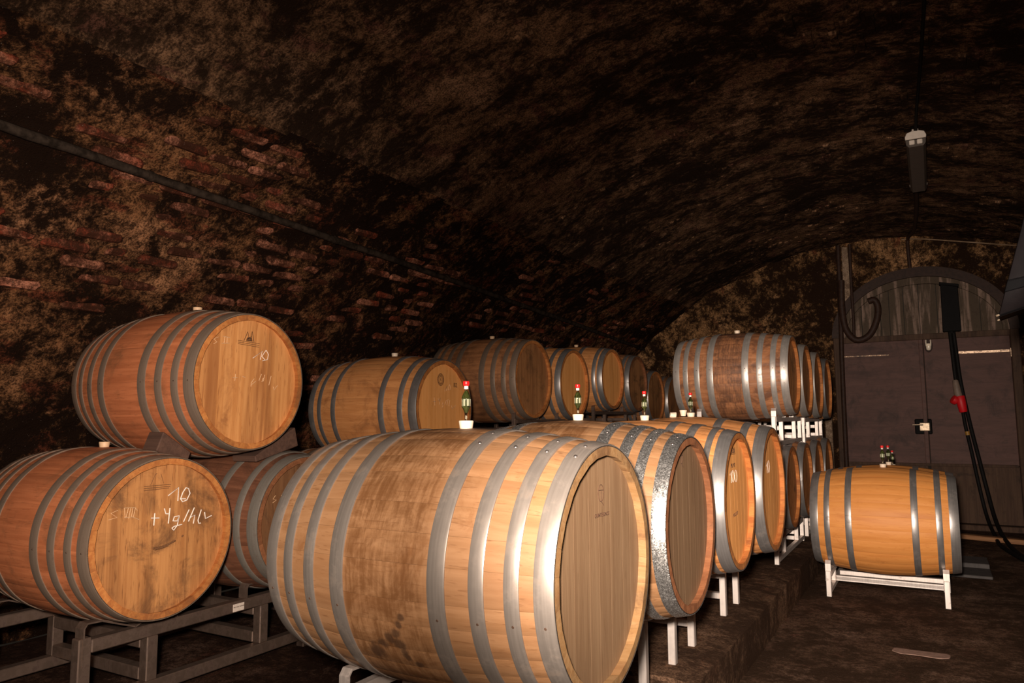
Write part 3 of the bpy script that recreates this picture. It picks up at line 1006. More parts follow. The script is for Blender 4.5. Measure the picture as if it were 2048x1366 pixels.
strokes(L2, 'chalk_writing', [[(-0.1748, 0.1285), (-0.19, 0.1139), (-0.1688, 0.1078), (-0.192, 0.0962)], [(-0.1429, 0.1265), (-0.1081, 0.1324), (-0.0942, 0.125)], [(-0.1402, 0.1262), (-0.1425, 0.1133)], [(-0.1242, 0.1278), (-0.1264, 0.1138)], [(-0.108, 0.1303), (-0.1126, 0.1063)],
    [(-0.1472, 0.0966), (-0.1068, 0.0966)]], 'chalk_faint', 0.0014, 'thin chalk S II')
strokes(U2, 'chalk_writing', [[(-0.0853, 0.0653), (-0.0779, 0.016)], [(-0.1015, 0.0403), (-0.0686, 0.0408)], [(-0.045, 0.0606), (-0.0329, 0.0415), (-0.021, 0.0639), (-0.0304, 0.0221)], [(0.0082, 0.0366), (0.001, 0.0225), (0.0156, 0.0255), (0.0011, 0.003)],
    [(0.0474, 0.0513), (0.0327, 0.023)], [(0.0672, 0.0573), (0.0525, 0.0176)], [(0.0872, 0.052), (0.0773, 0.0137)], [(0.1049, 0.0183), (0.1151, -0.0043), (0.1532, 0.0189)], [(0.0274, 0.1071), (0.0568, 0.1447), (0.0471, 0.1105)],
    [(0.0842, 0.1542), (0.0669, 0.1195), (0.0894, 0.1174), (0.0944, 0.1375), (0.0842, 0.1542)]], 'chalk_faint', 0.0019, 'chalk 10 and +4 g/hl with a tick')
c0 = (-0.016, 0.181)
strokes(U2, 'round_stamp', [oval(c0, 0.028, 0.028), oval(c0, 0.034, 0.038, 20), oval(c0, 0.018, 0.022)] + [[(c0[0] + .029 * math.sin(a), c0[1] + .030 * math.cos(a)), (c0[0] + .034 * math.sin(a), c0[1] + .037 * math.cos(a))] for a in [k * PI / 10 for k in range(20)]]
    + [[(c0[0], c0[1] + .014), (c0[0], c0[1] - .012)], [(c0[0] - .006, c0[1] + .004), (c0[0] + .006, c0[1] - .004)]], 'brand', 0.0016, 'round ring stamp with a central emblem')
text(U2, 'stamp_text', 'B2', 0.04, 0.150, 0.150, 'brand')
strokes(R1, 'burnt_brand', [oval((0.0165, 0.185), 0.0175, 0.0215, 20), [(0.0015, 0.1925), (0.0330, 0.1915)], [(0.0180, 0.192), (0.0172, 0.1641)], [(0.0153, 0.1642), (0.0247, 0.1588), (0.0341, 0.1518)]], 'brand', 0.0011, 'burnt oval emblem with a T and a tail')
text(R1, 'brand_text', 'QUINTESSENCE', 0.0135, 0.0205, 0.1290, 'brand', rot=-0.03, sx=1.0)
strokes(R2, 'burnt_brand', [oval((-0.032, 0.227), 0.0175, 0.0215, 20), [(-0.047, 0.2345), (-0.0155, 0.2335)], [(-0.0305, 0.234), (-0.031, 0.206)], [(-0.033, 0.206), (-0.024, 0.200), (-0.015, 0.193)]], 'brand', 0.0011, 'burnt oval emblem with a T and a tail')
text(R3, 'brand_text', 'MERCIER', 0.027, -0.025, 0.210, 'brand', sx=0.85)
strokes(R3, 'burnt_brand', [[(-0.076, 0.198), (0.027, 0.198)], [(-0.076, 0.224), (0.027, 0.224)], [(-0.024, 0.224), (-0.024, 0.246)]], 'brand', 0.001)
text(R3, 'brand_text', 'ML  MT', 0.026, -0.023, 0.150, 'brand', sx=0.85)
text(R3, 'brand_text', 'MERCUREY', 0.021, -0.010, -0.060, 'brand_soft', rot=0.05, sx=0.85)
strokes(R3, 'chalk_writing', [[(-0.085, 0.112), (-0.060, 0.132), (-0.064, 0.078)], oval((-0.030, 0.104), 0.020, 0.026, 12), oval((0.022, 0.102), 0.020, 0.026, 12)], 'chalk', 0.0010, 'chalk 100')
strokes(R4, 'chalk_writing', [[(-0.078, 0.118), (-0.052, 0.142), (-0.056, 0.082)], oval((-0.012, 0.112), 0.022, 0.032, 12)], 'chalk', 0.0010, 'chalk 10')

strokes(L1, 'smudge', [[(-0.037, -0.040), (-0.003, -0.039), (0.030, -0.032), (0.061, -0.023)], [(-0.030, -0.044), (0.000, -0.043), (0.028, -0.037)], [(0.088, -0.012), (0.096, -0.006)]], 'brand_soft', 0.0035, 'dark streak on the head')
# wedges under the upper left barrel
def wedge(px, py, pz, yaw_, ry, label, sx=0.16, sy=0.11, h0=0.075, h1=0.02):
    poly = [(-sy / 2, 0), (sy / 2, 0), (sy / 2, h1), (-sy / 2, h0)]
    o = link('wooden_wedge', prism_mesh('wooden_wedge', poly, 'x', -sx / 2, sx / 2, 0.004), (M['wedge'],), None, (px, py, G + pz), (ry, 0, yaw_))
    return tag(o, label, 'wedge', 'wedges under the golden-headed barrel')


wedge(-2.87, 2.02, -0.153, 0.0, -0.38, 'dark wooden wedge on the chalked barrel, steadying the golden-headed one', 0.10, 0.16, 0.085, 0.05)
wedge(-2.83, 2.54, -0.160, 0.0, 0.25, 'dark wooden wedge under the right side of the golden-headed barrel', 0.16, 0.27, 0.028, 0.095)

# ------------------------------------------------------------------ racks
_rk = {}


def rack(cx, cy, z0, mat, label, S=0.032, H=0.31, rail=0.25, low=0.045, W=0.68, hl=0.57, group='steel barrel racks', lower=True, pl=0.29, extra=False):
    """z0 world height of the feet; u runs along Y"""
    root = empty('barrel_rack', (cx, cy, z0), label, 'rack', group)
    m = M[mat]

    def part(name, key, fn, loc, rot=None):
        k = (name, key)
        if k not in _rk:
            _rk[k] = fn()
        return link(name, _rk[k], (m,), root, loc, rot)
    bx = lambda n, a, b, c: (lambda: box_mesh(n, a, b, c, S * 0.08))
    xs = W / 2
    for sx in (-1, 1):
        part('top_rail', (S, hl), bx('top_rail', S, 2 * hl - S, S), (sx * xs, 0, rail - S / 2))
        if lower:
            part('lower_rail', (S, hl), bx('lower_rail', S, 2 * hl - S, S), (sx * xs, 0, low))
        for sy in (-1, 1):
            part('end_post', (S, rail), bx('end_post', S, S, rail + S * .2), (sx * xs, sy * hl, (rail + S * .2) / 2))
            hi = rail - S - ((low + S / 2) if lower else 0)
            part('inner_post', (S, round(hi, 4)), bx('inner_post', S, S, hi), (sx * xs, sy * pl, (low + S / 2 if lower else 0) + hi / 2))
        # bent flat-bar saddles: up from the rail, over, and down under the barrel
        up = H - rail
        for sy in (-1, 1):
            for e in (0, 1):
                key = ('sad', S, round(up, 4), e)

                def mk(e=e):
                    t = 0.006
                    if e:
                        path = [(0.205, -S * 1.9), (0.205, up * .75), (0.195, up), (0.14, up * .96), (0.0, 0.003)]
                    else:
                        path = [(0.185, 0.0), (0.185, up * .75), (0.177, up), (0.13, up * .94), (0.0, 0.003)]
                    n = len(path)
                    vs = []
                    for q, (u_, z_) in enumerate(path):
                        a = path[max(q - 1, 0)]
                        b = path[min(q + 1, n - 1)]
                        d = Vector((b[0] - a[0], b[1] - a[1])).normalized()
                        nn = Vector((d.y, -d.x))
                        for s2 in (0, 1):
                            off = nn * (t * s2)
                            for xx in (-S * .54, S * .54):
                                vs.append((xx, u_ + off.x, z_ + off.y))
                    fs = []
                    for q in range(n - 1):
                        p, r_ = q * 4, (q + 1) * 4
                        fs += [(p, p + 1, r_ + 1, r_), (p + 2, p + 3, r_ + 3, r_ + 2), (p, p + 2, r_ + 2, r_), (p + 1, p + 3, r_ + 3, r_ + 1)]
                    fs += [(0, 1, 3, 2), ((n - 1) * 4, (n - 1) * 4 + 1, (n - 1) * 4 + 3, (n - 1) * 4 + 2)]
                    return mesh_of('saddle_strap', vs, fs)
                o = part('saddle_strap', key, mk, (sx * xs, sy * 0.37, rail), (0, 0, 0 if sy > 0 else PI))
                if not e:
                    o.rotation_euler = (0, 0, PI if sy > 0 else 0)
    for sy in (-1, 1):
        for zc in (rail - S * 1.5 if S > .04 else rail - S * 2.6, (low + S) if lower else rail * .35):
            part('cross_bar', (S, W), bx('cross_bar', W - S, S, S), (0, sy * pl, zc))
    if extra:
        part('cross_bar', (S, W), bx('cross_bar', W - S, S, S), (0, -0.06, low + S))
    return root


rl1 = rack(-3.19, 2.262, LT, 'rack_brown', 'brown steel rack with white maker plate under the chalked barrel', 0.05, 0.375, 0.315, 0.065, W=0.68)
rack(-3.19, 3.85, LT, 'rack_brown', 'brown steel rack under the six-hooped barrel, hidden behind the largest barrel', 0.05, 0.345, 0.285, 0.065)
rack(-1.22, 2.166, KT, 'rack_white', 'pale steel rack carrying the largest barrel and its neighbour', H=0.335, rail=0.285, W=0.44, lower=False)
rack(-1.22, 3.66, KT, 'rack_white', 'pale steel rack carrying the two orange-headed barrels', H=0.335, rail=0.285, W=0.44, lower=False)
rack(-1.27, 6.03, KT, 'rack_white', 'pale steel rack on the kerb at the foot of the far stack', H=0.25, rail=0.19, low=0.03, W=0.54)
rack(-1.27, 7.43, KT, 'rack_white', 'second pale rack on the kerb, at the foot of the stack nearest the doors', H=0.25, rail=0.19, low=0.03, W=0.54)
rack(-1.27, 6.14, G - 0.225, 'rack_white', 'upper pale rack of the far stack, holding the dark-stained barrel', H=0.285, rail=0.225, low=0.035, hl=0.58, W=0.54)
rack(-1.27, 7.50, G - 0.235, 'rack_white', 'upper pale rack of the far stack nearest the doors', H=0.285, rail=0.225, low=0.035, hl=0.58, W=0.54)
rack(-3.20, 5.61, G - 0.240, 'rack_brown', 'steel rack holding the first two upper left barrels', 0.032, 0.29, 0.235, 0.035)
rack(-3.20, 7.17, G - 0.165, 'rack_brown', 'steel rack holding the third and fourth upper left barrels', 0.032, 0.29, 0.235, 0.035)
rack(-3.20, 8.60, G - 0.36, 'rack_brown', 'steel rack holding the last two upper left barrels', 0.032, 0.29, 0.235, 0.035)
rack(-3.19, 5.62, LT, 'rack_brown', 'hidden lower rack under the first upper left barrels', 0.05, 0.37, 0.315, 0.065)
rack(-3.19, 7.18, LT, 'rack_brown', 'hidden lower rack under the third upper left barrels', 0.05, 0.37, 0.315, 0.065)
rack(-3.19, 8.60, LT, 'rack_brown', 'hidden lower rack at the far left corner', 0.05, 0.24, 0.19, 0.04)
rack(-0.335, 6.13, 0.0, 'rack_white', 'pale steel rack under the clean orange barrel in the aisle', 0.033, 0.235, 0.165, 0.04, W=0.70, extra=True)
rack(-0.335, 7.60, 0.0, 'rack_white', 'pale steel rack under the third aisle barrel', 0.033, 0.180, 0.112, 0.03, W=0.70)

# maker's plate on the left rack
pl_ = box('maker_plate', 0.003, 0.062, 0.034, (0.34 + 0.0265, 0.135, 0.287), M['paper'], rl1, 0.0008)
pl_['label'] = 'white maker plate with two lines of small print'
text(rl1, 'plate_text', 'WESTERN SQUARE', 0.0072, 0, 0, 'ink', loc=(0.34 + 0.0285, 0.135, 0.290), eul=(PI / 2, 0, PI / 2))

# ------------------------------------------------------------------ airlocks and loose bungs
_al = {}


def airlock(root, label, s=1.0, tilt=(0, 0, 0)):
    if not _al:
        _al['bulb'] = lathe_mesh('glass_bulb', [(0.0045, 0.0), (0.0048, 0.020), (0.0075, 0.029), (0.0128, 0.039), (0.0132, 0.062), (0.0128, 0.068), (0.0085, 0.077), (0.0042, 0.086), (0.0042, 0.093), (0.0058, 0.095), (0.0058, 0.1)], 20, 60)
        _al['liquid'] = lathe_mesh('liquid', [(0.0030, 0.022), (0.0060, 0.0305), (0.0112, 0.0392), (0.0100, 0.0400), (0.0098, 0.0630), (0.0112, 0.0640), (0.0070, 0.0760), (0.0030, 0.084)], 20, 60)
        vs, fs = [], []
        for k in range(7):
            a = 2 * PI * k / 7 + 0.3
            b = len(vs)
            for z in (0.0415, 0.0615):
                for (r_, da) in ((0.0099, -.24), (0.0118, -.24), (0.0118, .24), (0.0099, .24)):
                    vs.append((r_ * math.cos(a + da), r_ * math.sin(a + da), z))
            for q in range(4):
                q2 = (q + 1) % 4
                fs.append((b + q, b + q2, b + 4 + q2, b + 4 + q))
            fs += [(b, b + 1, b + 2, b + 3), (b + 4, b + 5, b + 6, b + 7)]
        _al['float'] = mesh_of('float', vs, fs)  # upright bars drawing the bright flash streaks of the liquid, not a real part
        _al['tube'] = lathe_mesh('inner_tube', [(0.0022, 0.004), (0.0022, 0.014)], 10, 60)
        _al['collar'] = lathe_mesh('collar', [(0.0064, 0.090), (0.0064, 0.099)], 16, 60)
        _al['cap'] = lathe_mesh('red_cap', [(0.0072, 0.099), (0.0092, 0.101), (0.0098, 0.108), (0.0090, 0.1125), (0.0060, 0.1135)], 20, 40)
        _al['band'] = lathe_mesh('band', [(0.01335, 0.041), (0.01335, 0.0615)], 20, 60)
    mw = root.location
    rb = root['rb']
    e = empty('airlock', (mw.x + root['bx'], mw.y, mw.z + 2 * rb + 0.0222), label, 'airlock', 'red-capped airlocks standing in the bungs', tilt)
    e.scale = (s, s, s)
    link('glass_bulb', _al['bulb'], (M['glass'],), e)
    link('liquid', _al['liquid'], (M['liquid'],), e)
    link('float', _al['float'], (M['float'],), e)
    link('inner_tube', _al['tube'], (M['bung'],), e)
    link('collar', _al['collar'], (M['lamp_white'],), e)
    link('red_cap', _al['cap'], (M['red'],), e)
    return e


airlock(R1, 'red-capped glass airlock in the bung of the largest front barrel')
airlock(R2, 'red-capped airlock on the barrel with sparkling hoops')
airlock(R3, 'red-capped airlock on the third, reddish-bellied middle barrel')
airlock(R4, 'small airlock beside loose bungs, in front of the side-on barrel', 0.97)
airlock(A1, 'nearest airlock on the clean orange aisle barrel', 1.12)
airlock(A2, 'airlock just right of the nearest one over the aisle barrel', 1.12)
airlock(A3, 'lowest and furthest of the three airlocks over the aisle barrel', 1.05)


def loose_bung(x, y, z, rot, label):
    o = link('loose_bung', lathe_mesh('loose_bung', [(0.0135, 0.0), (0.016, 0.012), (0.0205, 0.030), (0.0195, 0.032)], 24, 50), (M['bung'],), None, (x, y, z), rot)
    return tag(o, label, 'bung', 'loose bungs on the fourth middle barrel')


zt = G - 0.368 + 0.372
loose_bung(R4.location.x - 0.030, 4.029, zt + 0.006, (0, 0, 0), 'loose bung standing upright beside the small airlock')
loose_bung(R4.location.x - 0.100, 4.010, zt + 0.013, (0, R(100), 0.5), 'loose bung lying on its side left of the small airlock')

# ------------------------------------------------------------------ pipe on the vault, lamp, cables
pp = []
for k in range(60):
    y = YB + 0.2 + (YE - YB - 0.3) * k / 59
    z = 1.198 - 0.0195 * y - 0.0008 * y * y
    c = (z + G - VC_Z) / VR
    a = -math.acos(c)
    p = vpoint(a, y, 0.035 + vdisp(a, y) * .5)
    pp.append(p)
o = tag(link('wall_pipe', tube_mesh('wall_pipe', pp, [0.0205 + 0.003 * noise.noise(Vector((k * 1.7, 3, 8))) for k in range(60)], 10), (M['pipe_dark'],)), 'dark sooty pipe running the length of the left vault', 'pipe')
for k in range(4, 60, 7):
    p = pp[k]
    d = (pp[min(k + 1, 59)] - pp[k - 1]).normalized()
    c_ = link('pipe_clip', tube_mesh('pipe_clip', [p - d * 0.014, p + d * 0.014], 0.0245, 10), (M['pipe_dark'],), o)

la = empty('batten_lamp', (0.005, 6.32, G + 1.93), 'grey two-tube fluorescent batten hanging unlit under the vault crown', 'lamp')
prof = [(-0.062, 0.0), (-0.064, 0.018), (-0.052, 0.045), (-0.02, 0.055), (0.02, 0.055), (0.052, 0.045), (0.064, 0.018), (0.062, 0.0)]
link('housing', prism_mesh('housing', prof, 'y', -0.61, 0.61), (M['diffuser'],), la)
prof2 = [(-0.062, 0.0), (-0.060, -0.03), (-0.045, -0.05), (0.045, -0.05), (0.060, -0.03), (0.062, 0.0)]
link('diffuser', prism_mesh('diffuser', prof2, 'y', -0.60, 0.60), (M['diffuser'],), la)
for s in (-1, 1):
    link('end_cap', prism_mesh('end_cap', [(p * 1.03, q * 1.04) for p, q in prof], 'y', s * 0.61 - 0.014, s * 0.61 + 0.014, 0.003), (M['lamp_white'],), la)
    for q in (-1, 1):
        box('tube_socket', 0.034, 0.02, 0.032, (q * 0.024, s * 0.612, -0.022), M['lamp_white'], la, 0.004)
        box('hanger', 0.012, 0.02, 0.022, (q * 0.014, s * 0.60, 0.064), M['lamp_white'], la, 0.003)
    link('hanger_wire', tube_mesh('hanger_wire', [(0, s * 0.60, 0.07), (0, s * 0.60, 0.118)], 0.003, 6), (M['pipe_dark'],), la)


def vz(x, y, d):
    a = math.asin((x - VC_X) / VR)
    return vpoint(a, y, d + vdisp(a, y))


cp = [vz(0.16, 1.0, .012), vz(0.11, 3.0, .014), vz(0.082, 3.95, .014), vz(0.05, 4.83, .014), vz(0.02, 5.5, .03), (0.012, 5.70, G + 1.99)]
tag(link('lamp_cable', tube_mesh('lamp_cable', smooth_path(cp, 5), 0.009, 8), (M['rubber'],)), 'black cable along the vault crown into the near lamp end', 'cable')
cp = [(0.0, 6.94, G + 1.985), vz(-0.01, 7.05, .03), vz(-0.02, 8.0, .02), vz(-0.06, 9.0, .02), vz(-0.13, 9.42, .025), (-0.14, 9.45, G + 1.9), (-0.13, 9.45, G + 1.62)]
tag(link('conduit', tube_mesh('conduit', smooth_path(cp, 5), 0.02, 8), (M['hose'],)), 'brown conduit from the far lamp end down to the door arch', 'conduit')
cp = [(-0.20, 9.44, G + 2.03), (0.01, 9.44, G + 2.01), (0.5, 9.45, G + 1.91), (0.96, 9.45, G + 1.815), (1.6, 9.44, G + 1.72)]
tag(link('wall_wire', tube_mesh('wall_wire', smooth_path(cp, 5), 0.008, 6), (M['wire'],)), 'thin tan wire strung across the wall above the doors', 'wire')

# ------------------------------------------------------------------ doors in the far wall
dr = bpy.data.objects.new('door_1', None)
COL.objects.link(dr)
dr.location = (DXC, YE, 0)
tag(dr, 'dark purple-brown double doors under a boarded arch', None, None, 'structure')


def dpart(name, mesh, mat, loc=(0, 0, 0), rot=None, parent=None):
    return link(name, mesh, (mat,), parent or dr, loc, rot)


zt_ = G + 0.865
zb_ = G - 0.535
dl = dpart('door_leaf', box_mesh('door_leaf', 0.815, 0.045, zt_ - zb_, 0.004), M['door'], (-0.423, 0.0, (zt_ + zb_) / 2))
dl2 = dpart('door_leaf', box_mesh('door_leaf', 0.815, 0.045, zt_ - zb_, 0.004), M['door'], (0.423, 0.0, (zt_ + zb_) / 2))
dpart('seam_strip', box_mesh('seam_strip', 0.042, 0.02, zt_ - zb_, 0.004), M['door'], (-0.012, -0.032, (zt_ + zb_) / 2))
dpart('kick_board', box_mesh('kick_board', 0.82, 0.05, zb_ - 0.07, 0.004), M['door_frame'], (-0.423, 0.005, zb_ / 2 + 0.03))
dpart('kick_board', box_mesh('kick_board', 0.82, 0.05, zb_ - 0.07, 0.004), M['door_frame'], (0.423, 0.005, zb_ / 2 + 0.03))
dpart('bottom_rail', box_mesh('bottom_rail', 1.64, 0.03, 0.03, 0.003), M['door_frame'], (0, -0.03, zb_))
dpart('threshold', box_mesh('threshold', 1.70, 0.16, 0.06, 0.006), M['door_frame'], (0, -0.03, 0.03))
dpart('transom_rail', box_mesh('transom_rail', 1.68, 0.07, 0.065, 0.005), M['door_frame'], (0, -0.01, G + 0.895))
for s in (-1, 1):
    dpart('jamb', box_mesh('jamb', 0.085, 0.12, G + 0.93, 0.008), M['door_frame'], (s * 0.873, -0.02, (G + 0.93) / 2))
# arch frame in two orders
def arch_band(name, hw0, h0, hw1, h1, y0, y1, mat):
    n = 40
    vs, fs = [], []
    for k in range(n + 1):
        t = PI * k / n
        for (hw, hh) in ((hw0, h0), (hw1, h1)):
            for y in (y0, y1):
                vs.append((hw * math.cos(t), y, G + 0.925 + hh * math.sin(t)))
    for k in range(n):
        p, q = 4 * k, 4 * k + 4
        fs += [(p, p + 1, q + 1, q), (p + 2, p + 3, q + 3, q + 2), (p, p + 2, q + 2, q), (p + 1, p + 3, q + 3, q + 1)]
    fs += [(0, 1, 3, 2), (4 * n, 4 * n + 1, 4 * n + 3, 4 * n + 2)]
    return dpart(name, mesh_of(name, vs, fs, 30), mat)


arch_band('arch_frame', 0.835, 0.655, 0.925, 0.765, -0.09, 0.06, M['hose'])
arch_band('arch_bead', 0.775, 0.575, 0.835, 0.655, -0.05, 0.05, M['transom'])
# boards of the fanlight
edges = [-0.80, -0.60, -0.40, -0.307, -0.159, -0.005, 0.172, 0.363, 0.58, 0.80]
for a, b in zip(edges[:-1], edges[1:]):
    a2, b2 = a + 0.003, b - 0.003
    poly = [(a2, G + 0.925)]
    for k in range(6):
        xx = a2 + (b2 - a2) * k / 5
        poly.append((xx, G + 0.925 + 0.60 * math.sqrt(max(0.001, 1 - (xx / 0.803) ** 2))))
    poly.append((b2, G + 0.925))
    yj = rnd.uniform(-.006, .006)
    dpart('arch_board', prism_mesh('arch_board', poly, 'y', -0.012 + yj, 0.02 + yj), M['transom'])
# hinges, straps, lamp, lock
for (x0, x1, z, s) in ((-0.83, -0.335, 0.705, -1), (0.33, 0.82, 0.697, 1)):
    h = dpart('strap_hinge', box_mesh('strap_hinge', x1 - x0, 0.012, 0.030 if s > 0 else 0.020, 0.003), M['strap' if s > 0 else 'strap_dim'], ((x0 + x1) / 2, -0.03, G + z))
    for k in range(4):
        link('bolt', lathe_mesh('bolt', [(0.008, 0), (0.005, 0.005)], 8, 60), (M['strap'],), h, (-(x1 - x0) / 2 + 0.05 + k * 0.12, -0.006, 0), (PI / 2, 0, 0))
    dpart('hinge_pin', box_mesh('hinge_pin', 0.036, 0.04, 0.10, 0.006), M['strap'], (s * 0.838, -0.045, G + z - 0.02))
bl = empty('bulkhead_lamp', (0.0, YE - 0.045, G + 0.79), 'small wall lamp with metal cage and glass at the door top', 'lamp')
link('back_plate', prism_mesh('back_plate', oval((0, 0), 0.042, 0.075, 20)[:-1], 'y', -0.012, 0.012, 0.003), (M['hose'],), bl)
link('globe', lathe_mesh('globe', [(0.020, 0.03), (0.026, 0.0), (0.022, -0.035), (0.010, -0.045)], 16, 70), (M['lamp_glass'],), bl, (0, -0.03, -0.010))
for s in (-1, 1):
    link('cage_bar', tube_mesh('cage_bar', [(s * 0.022, -0.02, 0.06), (s * 0.024, -0.05, 0.03), (s * 0.020, -0.06, -0.01)], 0.007, 8), (M['lamp_glass'],), bl)
lk = empty('door_lock', (-0.100, YE - 0.03, G - 0.115), 'nickel box lock with lever handle and dark backing where the doors meet', 'lock')
link('backing', box_mesh('backing', 0.17, 0.02, 0.17, 0.01), (M['box_black'],), lk)
link('lock_case', box_mesh('lock_case', 0.105, 0.04, 0.095, 0.008), (M['chrome'],), lk, (0.012, -0.025, -0.002))
link('lever', tube_mesh('lever', [(0.0, -0.075, 0.022), (-0.05, -0.078, 0.022), (-0.105, -0.075, 0.020)], 0.009, 8), (M['chrome'],), lk)
link('lever_stem', tube_mesh('lever_stem', [(0.0, -0.04, 0.022), (0.0, -0.078, 0.022)], 0.010, 8), (M['chrome'],), lk)

# cable box and power leads on the right leaf
bxo = empty('fuse_box', (0.232, YE - 0.085, G + 1.20), 'tall black box on the arch boards above the right door', 'box')
link('case', prism_mesh('case', [(-0.085, -0.27), (0.092, -0.27), (0.085, 0.245), (-0.080, 0.275)], 'y', -0.05, 0.05, 0.006), (M['box_black'],), bxo)
link('lid', prism_mesh('lid', [(-0.09, 0.255), (0.095, 0.215), (0.095, 0.245), (-0.09, 0.285)], 'y', -0.075, 0.05, 0.004), (M['box_black'],), bxo)
link('gland', lathe_mesh('gland', [(0.03, -0.29), (0.035, -0.265)], 14, 60), (M['box_black'],), bxo)
Yc = YE - 0.09
c1 = [(0.215, Yc, G + 0.93), (0.222, Yc - .02, G + 0.75), (0.235, Yc - .03, G + 0.45), (0.242, Yc - .03, G + 0.38)]
tag(link('power_lead', tube_mesh('power_lead', smooth_path(c1, 6), 0.021, 8), (M['rubber'],)), 'short thick black lead from the box down to the red plug', 'cable')
c2 = [(0.248, Yc, G + 0.93), (0.262, Yc, G + 0.70), (0.285, Yc, G + 0.35), (0.345, Yc, G - 0.10), (0.40, Yc - .02, G - 0.45), (0.455, Yc - .05, G - 0.80), (0.50, Yc - .25, G - 1.08), (0.54, Yc - 0.9, 0.03), (0.62, Yc - 1.9, 0.03), (0.95, Yc - 2.9, 0.03), (1.6, Yc - 3.6, 0.03)]
tag(link('power_lead', tube_mesh('power_lead', smooth_path(c2, 6), 0.020, 8), (M['rubber'],)), 'long black lead from the box, over the door and out across the floor', 'cable')
c3 = [(0.285, Yc - .03, G + 0.04), (0.30, Yc - .03, G - 0.12), (0.34, Yc - .03, G - 0.40), (0.385, Yc - .04, G - 0.75), (0.43, Yc - .12, G - 1.05), (0.47, Yc - .5, 0.03), (0.58, Yc - 1.4, 0.075), (0.80, Yc - 2.55, 0.03), (1.5, Yc - 3.3, 0.03)]
c3[6] = (0.50, Yc - 1.4, 0.03)
tag(link('power_lead', tube_mesh('power_lead', smooth_path(c3, 6), 0.018, 8), (M['rubber'],)), 'black lead hanging from the red plug to the floor', 'cable')
pg = empty('power_plug', (0.255, Yc - .03, G + 0.20), 'red industrial plug with grey socket hanging on the right door', 'plug')
tl = (0, R(-7), 0)
link('socket', lathe_mesh('socket', [(0.040, 0.0), (0.036, 0.10), (0.030, 0.185), (0.024, 0.195)], 18, 50), (plain('socket_grey', (0.20, 0.135, 0.10), 0.6),), pg, (0, 0, 0.0), tl)
link('plug_body', lathe_mesh('plug_body', [(0.034, -0.16), (0.040, -0.15), (0.046, -0.06), (0.048, 0.01), (0.042, 0.018)], 18, 50), (M['plug_red'],), pg, (0.012, 0, 0.0), (0, R(-8), 0))
link('plug_lid', lathe_mesh('plug_lid', [(0.048, -0.02), (0.052, 0.0), (0.046, 0.025), (0.03, 0.03)], 18, 50), (M['plug_red'],), pg, (-0.040, -0.01, -0.025), (R(20), R(-58), 0))
link('tape', lathe_mesh('tape', [(0.0215, -0.02), (0.0215, 0.02)], 12, 60), (plain('yellow_tape', (0.34, 0.16, 0.02), 0.5),), pg, (0.057, 0, -0.385), (0, R(-7), 0))

# hose and pipes left of the doors
Yh = YE - 0.12
p0 = empty('wall_pier', (-0.800, YE - 0.06, 0), 'pale plaster strip between two dark pipes left of the arch', 'pier')
link('strip', prism_mesh('strip', [(-0.045, G + 1.30), (0.04, G + 1.42), (0.028, G + 2.01), (-0.035, G + 2.02)], 'y', -0.02, 0.06, 0.004), (M['pier'],), p0)
tag(link('drain_pipe', tube_mesh('drain_pipe', smooth_path([(-0.868, Yh, G + 2.03), (-0.873, Yh, G + 1.6), (-0.880, Yh, G + 1.2), (-0.895, Yh, G + 0.4), (-0.905, Yh, 0.02)], 5), 0.026, 8), (M['hose'],)), 'dark pipe running down the wall left of the doors', 'pipe')
hp = [(-0.742, Yh, G + 2.03), (-0.748, Yh, G + 1.55), (-0.745, Yh, G + 1.10), (-0.750, Yh, G + 0.93)]
tag(link('hose_tail', tube_mesh('hose_tail', smooth_path(hp, 5), 0.017, 8), (M['hose'],)), 'thin dark hose hanging straight down over the arch', 'hose')
hc = [(-0.850, Yh - .03, G + 1.60), (-0.857, Yh - .04, G + 1.30), (-0.835, Yh - .04, G + 1.05), (-0.765, Yh - .04, G + 0.915), (-0.680, Yh - .04, G + 0.885), (-0.575, Yh - .04, G + 0.945), (-0.500, Yh - .04, G + 1.10), (-0.480, Yh - .04, G + 1.25), (-0.510, Yh - .05, G + 1.335), (-0.575, Yh - .06, G + 1.325)]
tag(link('hose_loop', tube_mesh('hose_loop', smooth_path(hc, 6), 0.036, 10), (M['hose'],)), 'thick brown hose hung in a loop beside the arched boards', 'hose')
po = empty('stone_post', (-1.06, 9.30, KT), 'weathered whitish post standing beside the last stacked barrels', 'post')
link('shaft', box_mesh('shaft', 0.075, 0.06, G + 0.40 - KT, 0.008), (M['pier'],), po, (0, 0, (G + 0.40 - KT) / 2))

# ------------------------------------------------------------------ things on the floor
vs = []
n = 36
for k in range(n):
    a = 2 * PI * k / n
    q = 1 + 0.22 * noise.noise(Vector((math.cos(a) * 1.6, math.sin(a) * 1.6, 3)))
    vs.append((0.135 * math.cos(a) * q, 0.062 * math.sin(a) * q * (1 + 0.35 * math.cos(a * 2))))
o = link('spill', prism_mesh('spill', vs, 'z', 0.0, 0.003), (M['patch'],), None, (-0.125, 4.46, 0.001), (0, 0, 0.02))
tag(o, 'pale pinkish dried spill on the dark floor in front of the aisle barrel', 'spill')
tag(box('floor_plate', 0.44, 0.34, 0.022, (0.10, 6.83, 0.013), M['plate'], None, 0.004), 'dark grey plate lying on the floor beside the aisle barrels, front one', 'plate', 'grey plates on the floor')
tag(box('floor_plate', 0.42, 0.34, 0.05, (0.11, 7.20, 0.027), M['plate'], None, 0.004), 'thicker dark grey plate behind the front one on the floor', 'plate', 'grey plates on the floor')
tag(box('loose_plank', 0.95, 0.10, 0.045, (0.62, 8.62, 0.025), M['plank'], None, 0.004, (0, 0, R(-38) * 0.45)), 'bare wooden plank on the floor by the right door', 'plank')

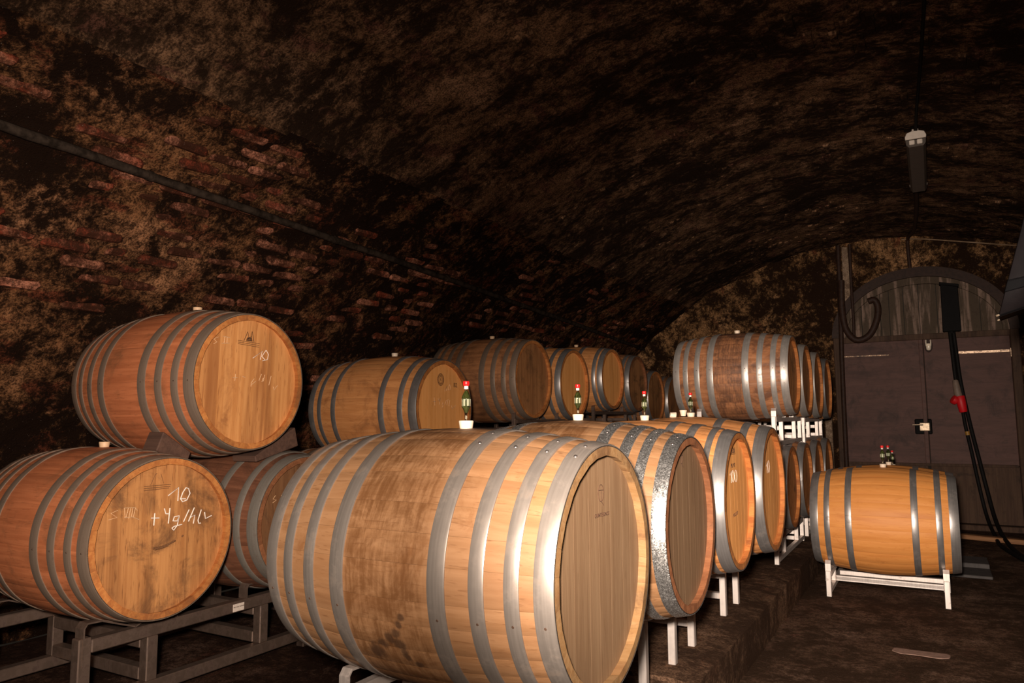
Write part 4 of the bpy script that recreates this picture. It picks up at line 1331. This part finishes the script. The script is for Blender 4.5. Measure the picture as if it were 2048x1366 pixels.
# ------------------------------------------------------------------ softbox on a stand at the right edge
P0 = Vector((0.206, 2.856, G + 0.328))
e1 = Vector((0.090, 0.012, 0.325)).normalized()
aw = Vector((0.076, 1.0, 0.085)).normalized()
hh, dd = 0.78, 0.62
F = [P0, P0 + e1 * hh, P0 + e1 * hh + aw * dd, P0 + aw * dd]
cen = sum(F, Vector()) / 4
back = cen + Vector((0.52, 0.04, -0.10))
K = [back + (p - cen) * 0.16 for p in F]
sb = empty('softbox', (back.x, back.y, 0), 'dark grey fabric softbox corner jutting in at the right edge', 'softbox')
iv = Vector((-back.x, -back.y, 0))


def panel(name, a, b, c, d, mat, t=0.006, nu=6, nv=6, sag=0.0):
    vs, fs = [], []
    nrm = (b - a).cross(d - a).normalized()
    for i in range(nu + 1):
        for j in range(nv + 1):
            u_, v_ = i / nu, j / nv
            p = (a * (1 - u_) + b * u_) * (1 - v_) + (d * (1 - u_) + c * u_) * v_
            p = p + nrm * (sag * math.sin(PI * u_) * math.sin(PI * v_)) + nrm * 0.004 * noise.noise(p * 9)
            vs.append(p + iv)
    for i in range(nu):
        for j in range(nv):
            q = i * (nv + 1) + j
            fs.append((q, q + nv + 1, q + nv + 2, q + 1))
    me = mesh_of(name, vs, fs, 60)
    o_ = link(name, me, (mat,), sb)
    so = o_.modifiers.new('thick', 'SOLIDIFY')
    so.thickness = t
    return o_


for k in range(4):
    a, b = F[k], F[(k + 1) % 4]
    panel('side_panel', a, b, K[(k + 1) % 4], K[k], M['softbox'])
    link('rib', tube_mesh('rib', [a + iv, K[k] + iv], 0.006, 6), (M['softbox_band'],), sb)
    tip = (a - K[k]).normalized()
    link('rib_tip', tube_mesh('rib_tip', [a + iv - tip * .008, a + iv + tip * 0.008], 0.0035, 8), (M['chrome'],), sb)
panel('front_diffuser', *[cen + (p - cen) * 0.86 + Vector((0.06, 0, 0)) for p in F], M['softbox_white'])
q0, q1 = F[0] + e1 * 0.075, F[0] + e1 * 0.115
k0, k1 = K[0] + e1 * 0.012, K[0] + e1 * 0.018
off = Vector((-0.002, -0.022, 0))
panel('seam_band', q0 + off, q1 + off, k1 + off, k0 + off, M['softbox_band'])
link('speed_ring', tube_mesh('speed_ring', [back + iv + Vector((-.02, 0, 0)), back + iv + Vector((0.16, 0.01, -0.03))], 0.075, 16), (M['box_black'],), sb)
st = empty('light_stand', (back.x + 0.10, back.y, 0), 'black tripod stand carrying the softbox, outside the right edge', 'stand')
zz = back.z - 0.095
link('pole', tube_mesh('pole', [(0, 0, 0.12), (0, 0, zz)], 0.014, 10), (M['box_black'],), st)
for k in range(3):
    a = 0.5 + k * 2 * PI / 3
    link('leg', tube_mesh('leg', [(0, 0, 0.5), (0.40 * math.cos(a), 0.40 * math.sin(a), 0.012)], 0.010, 8), (M['box_black'],), st)
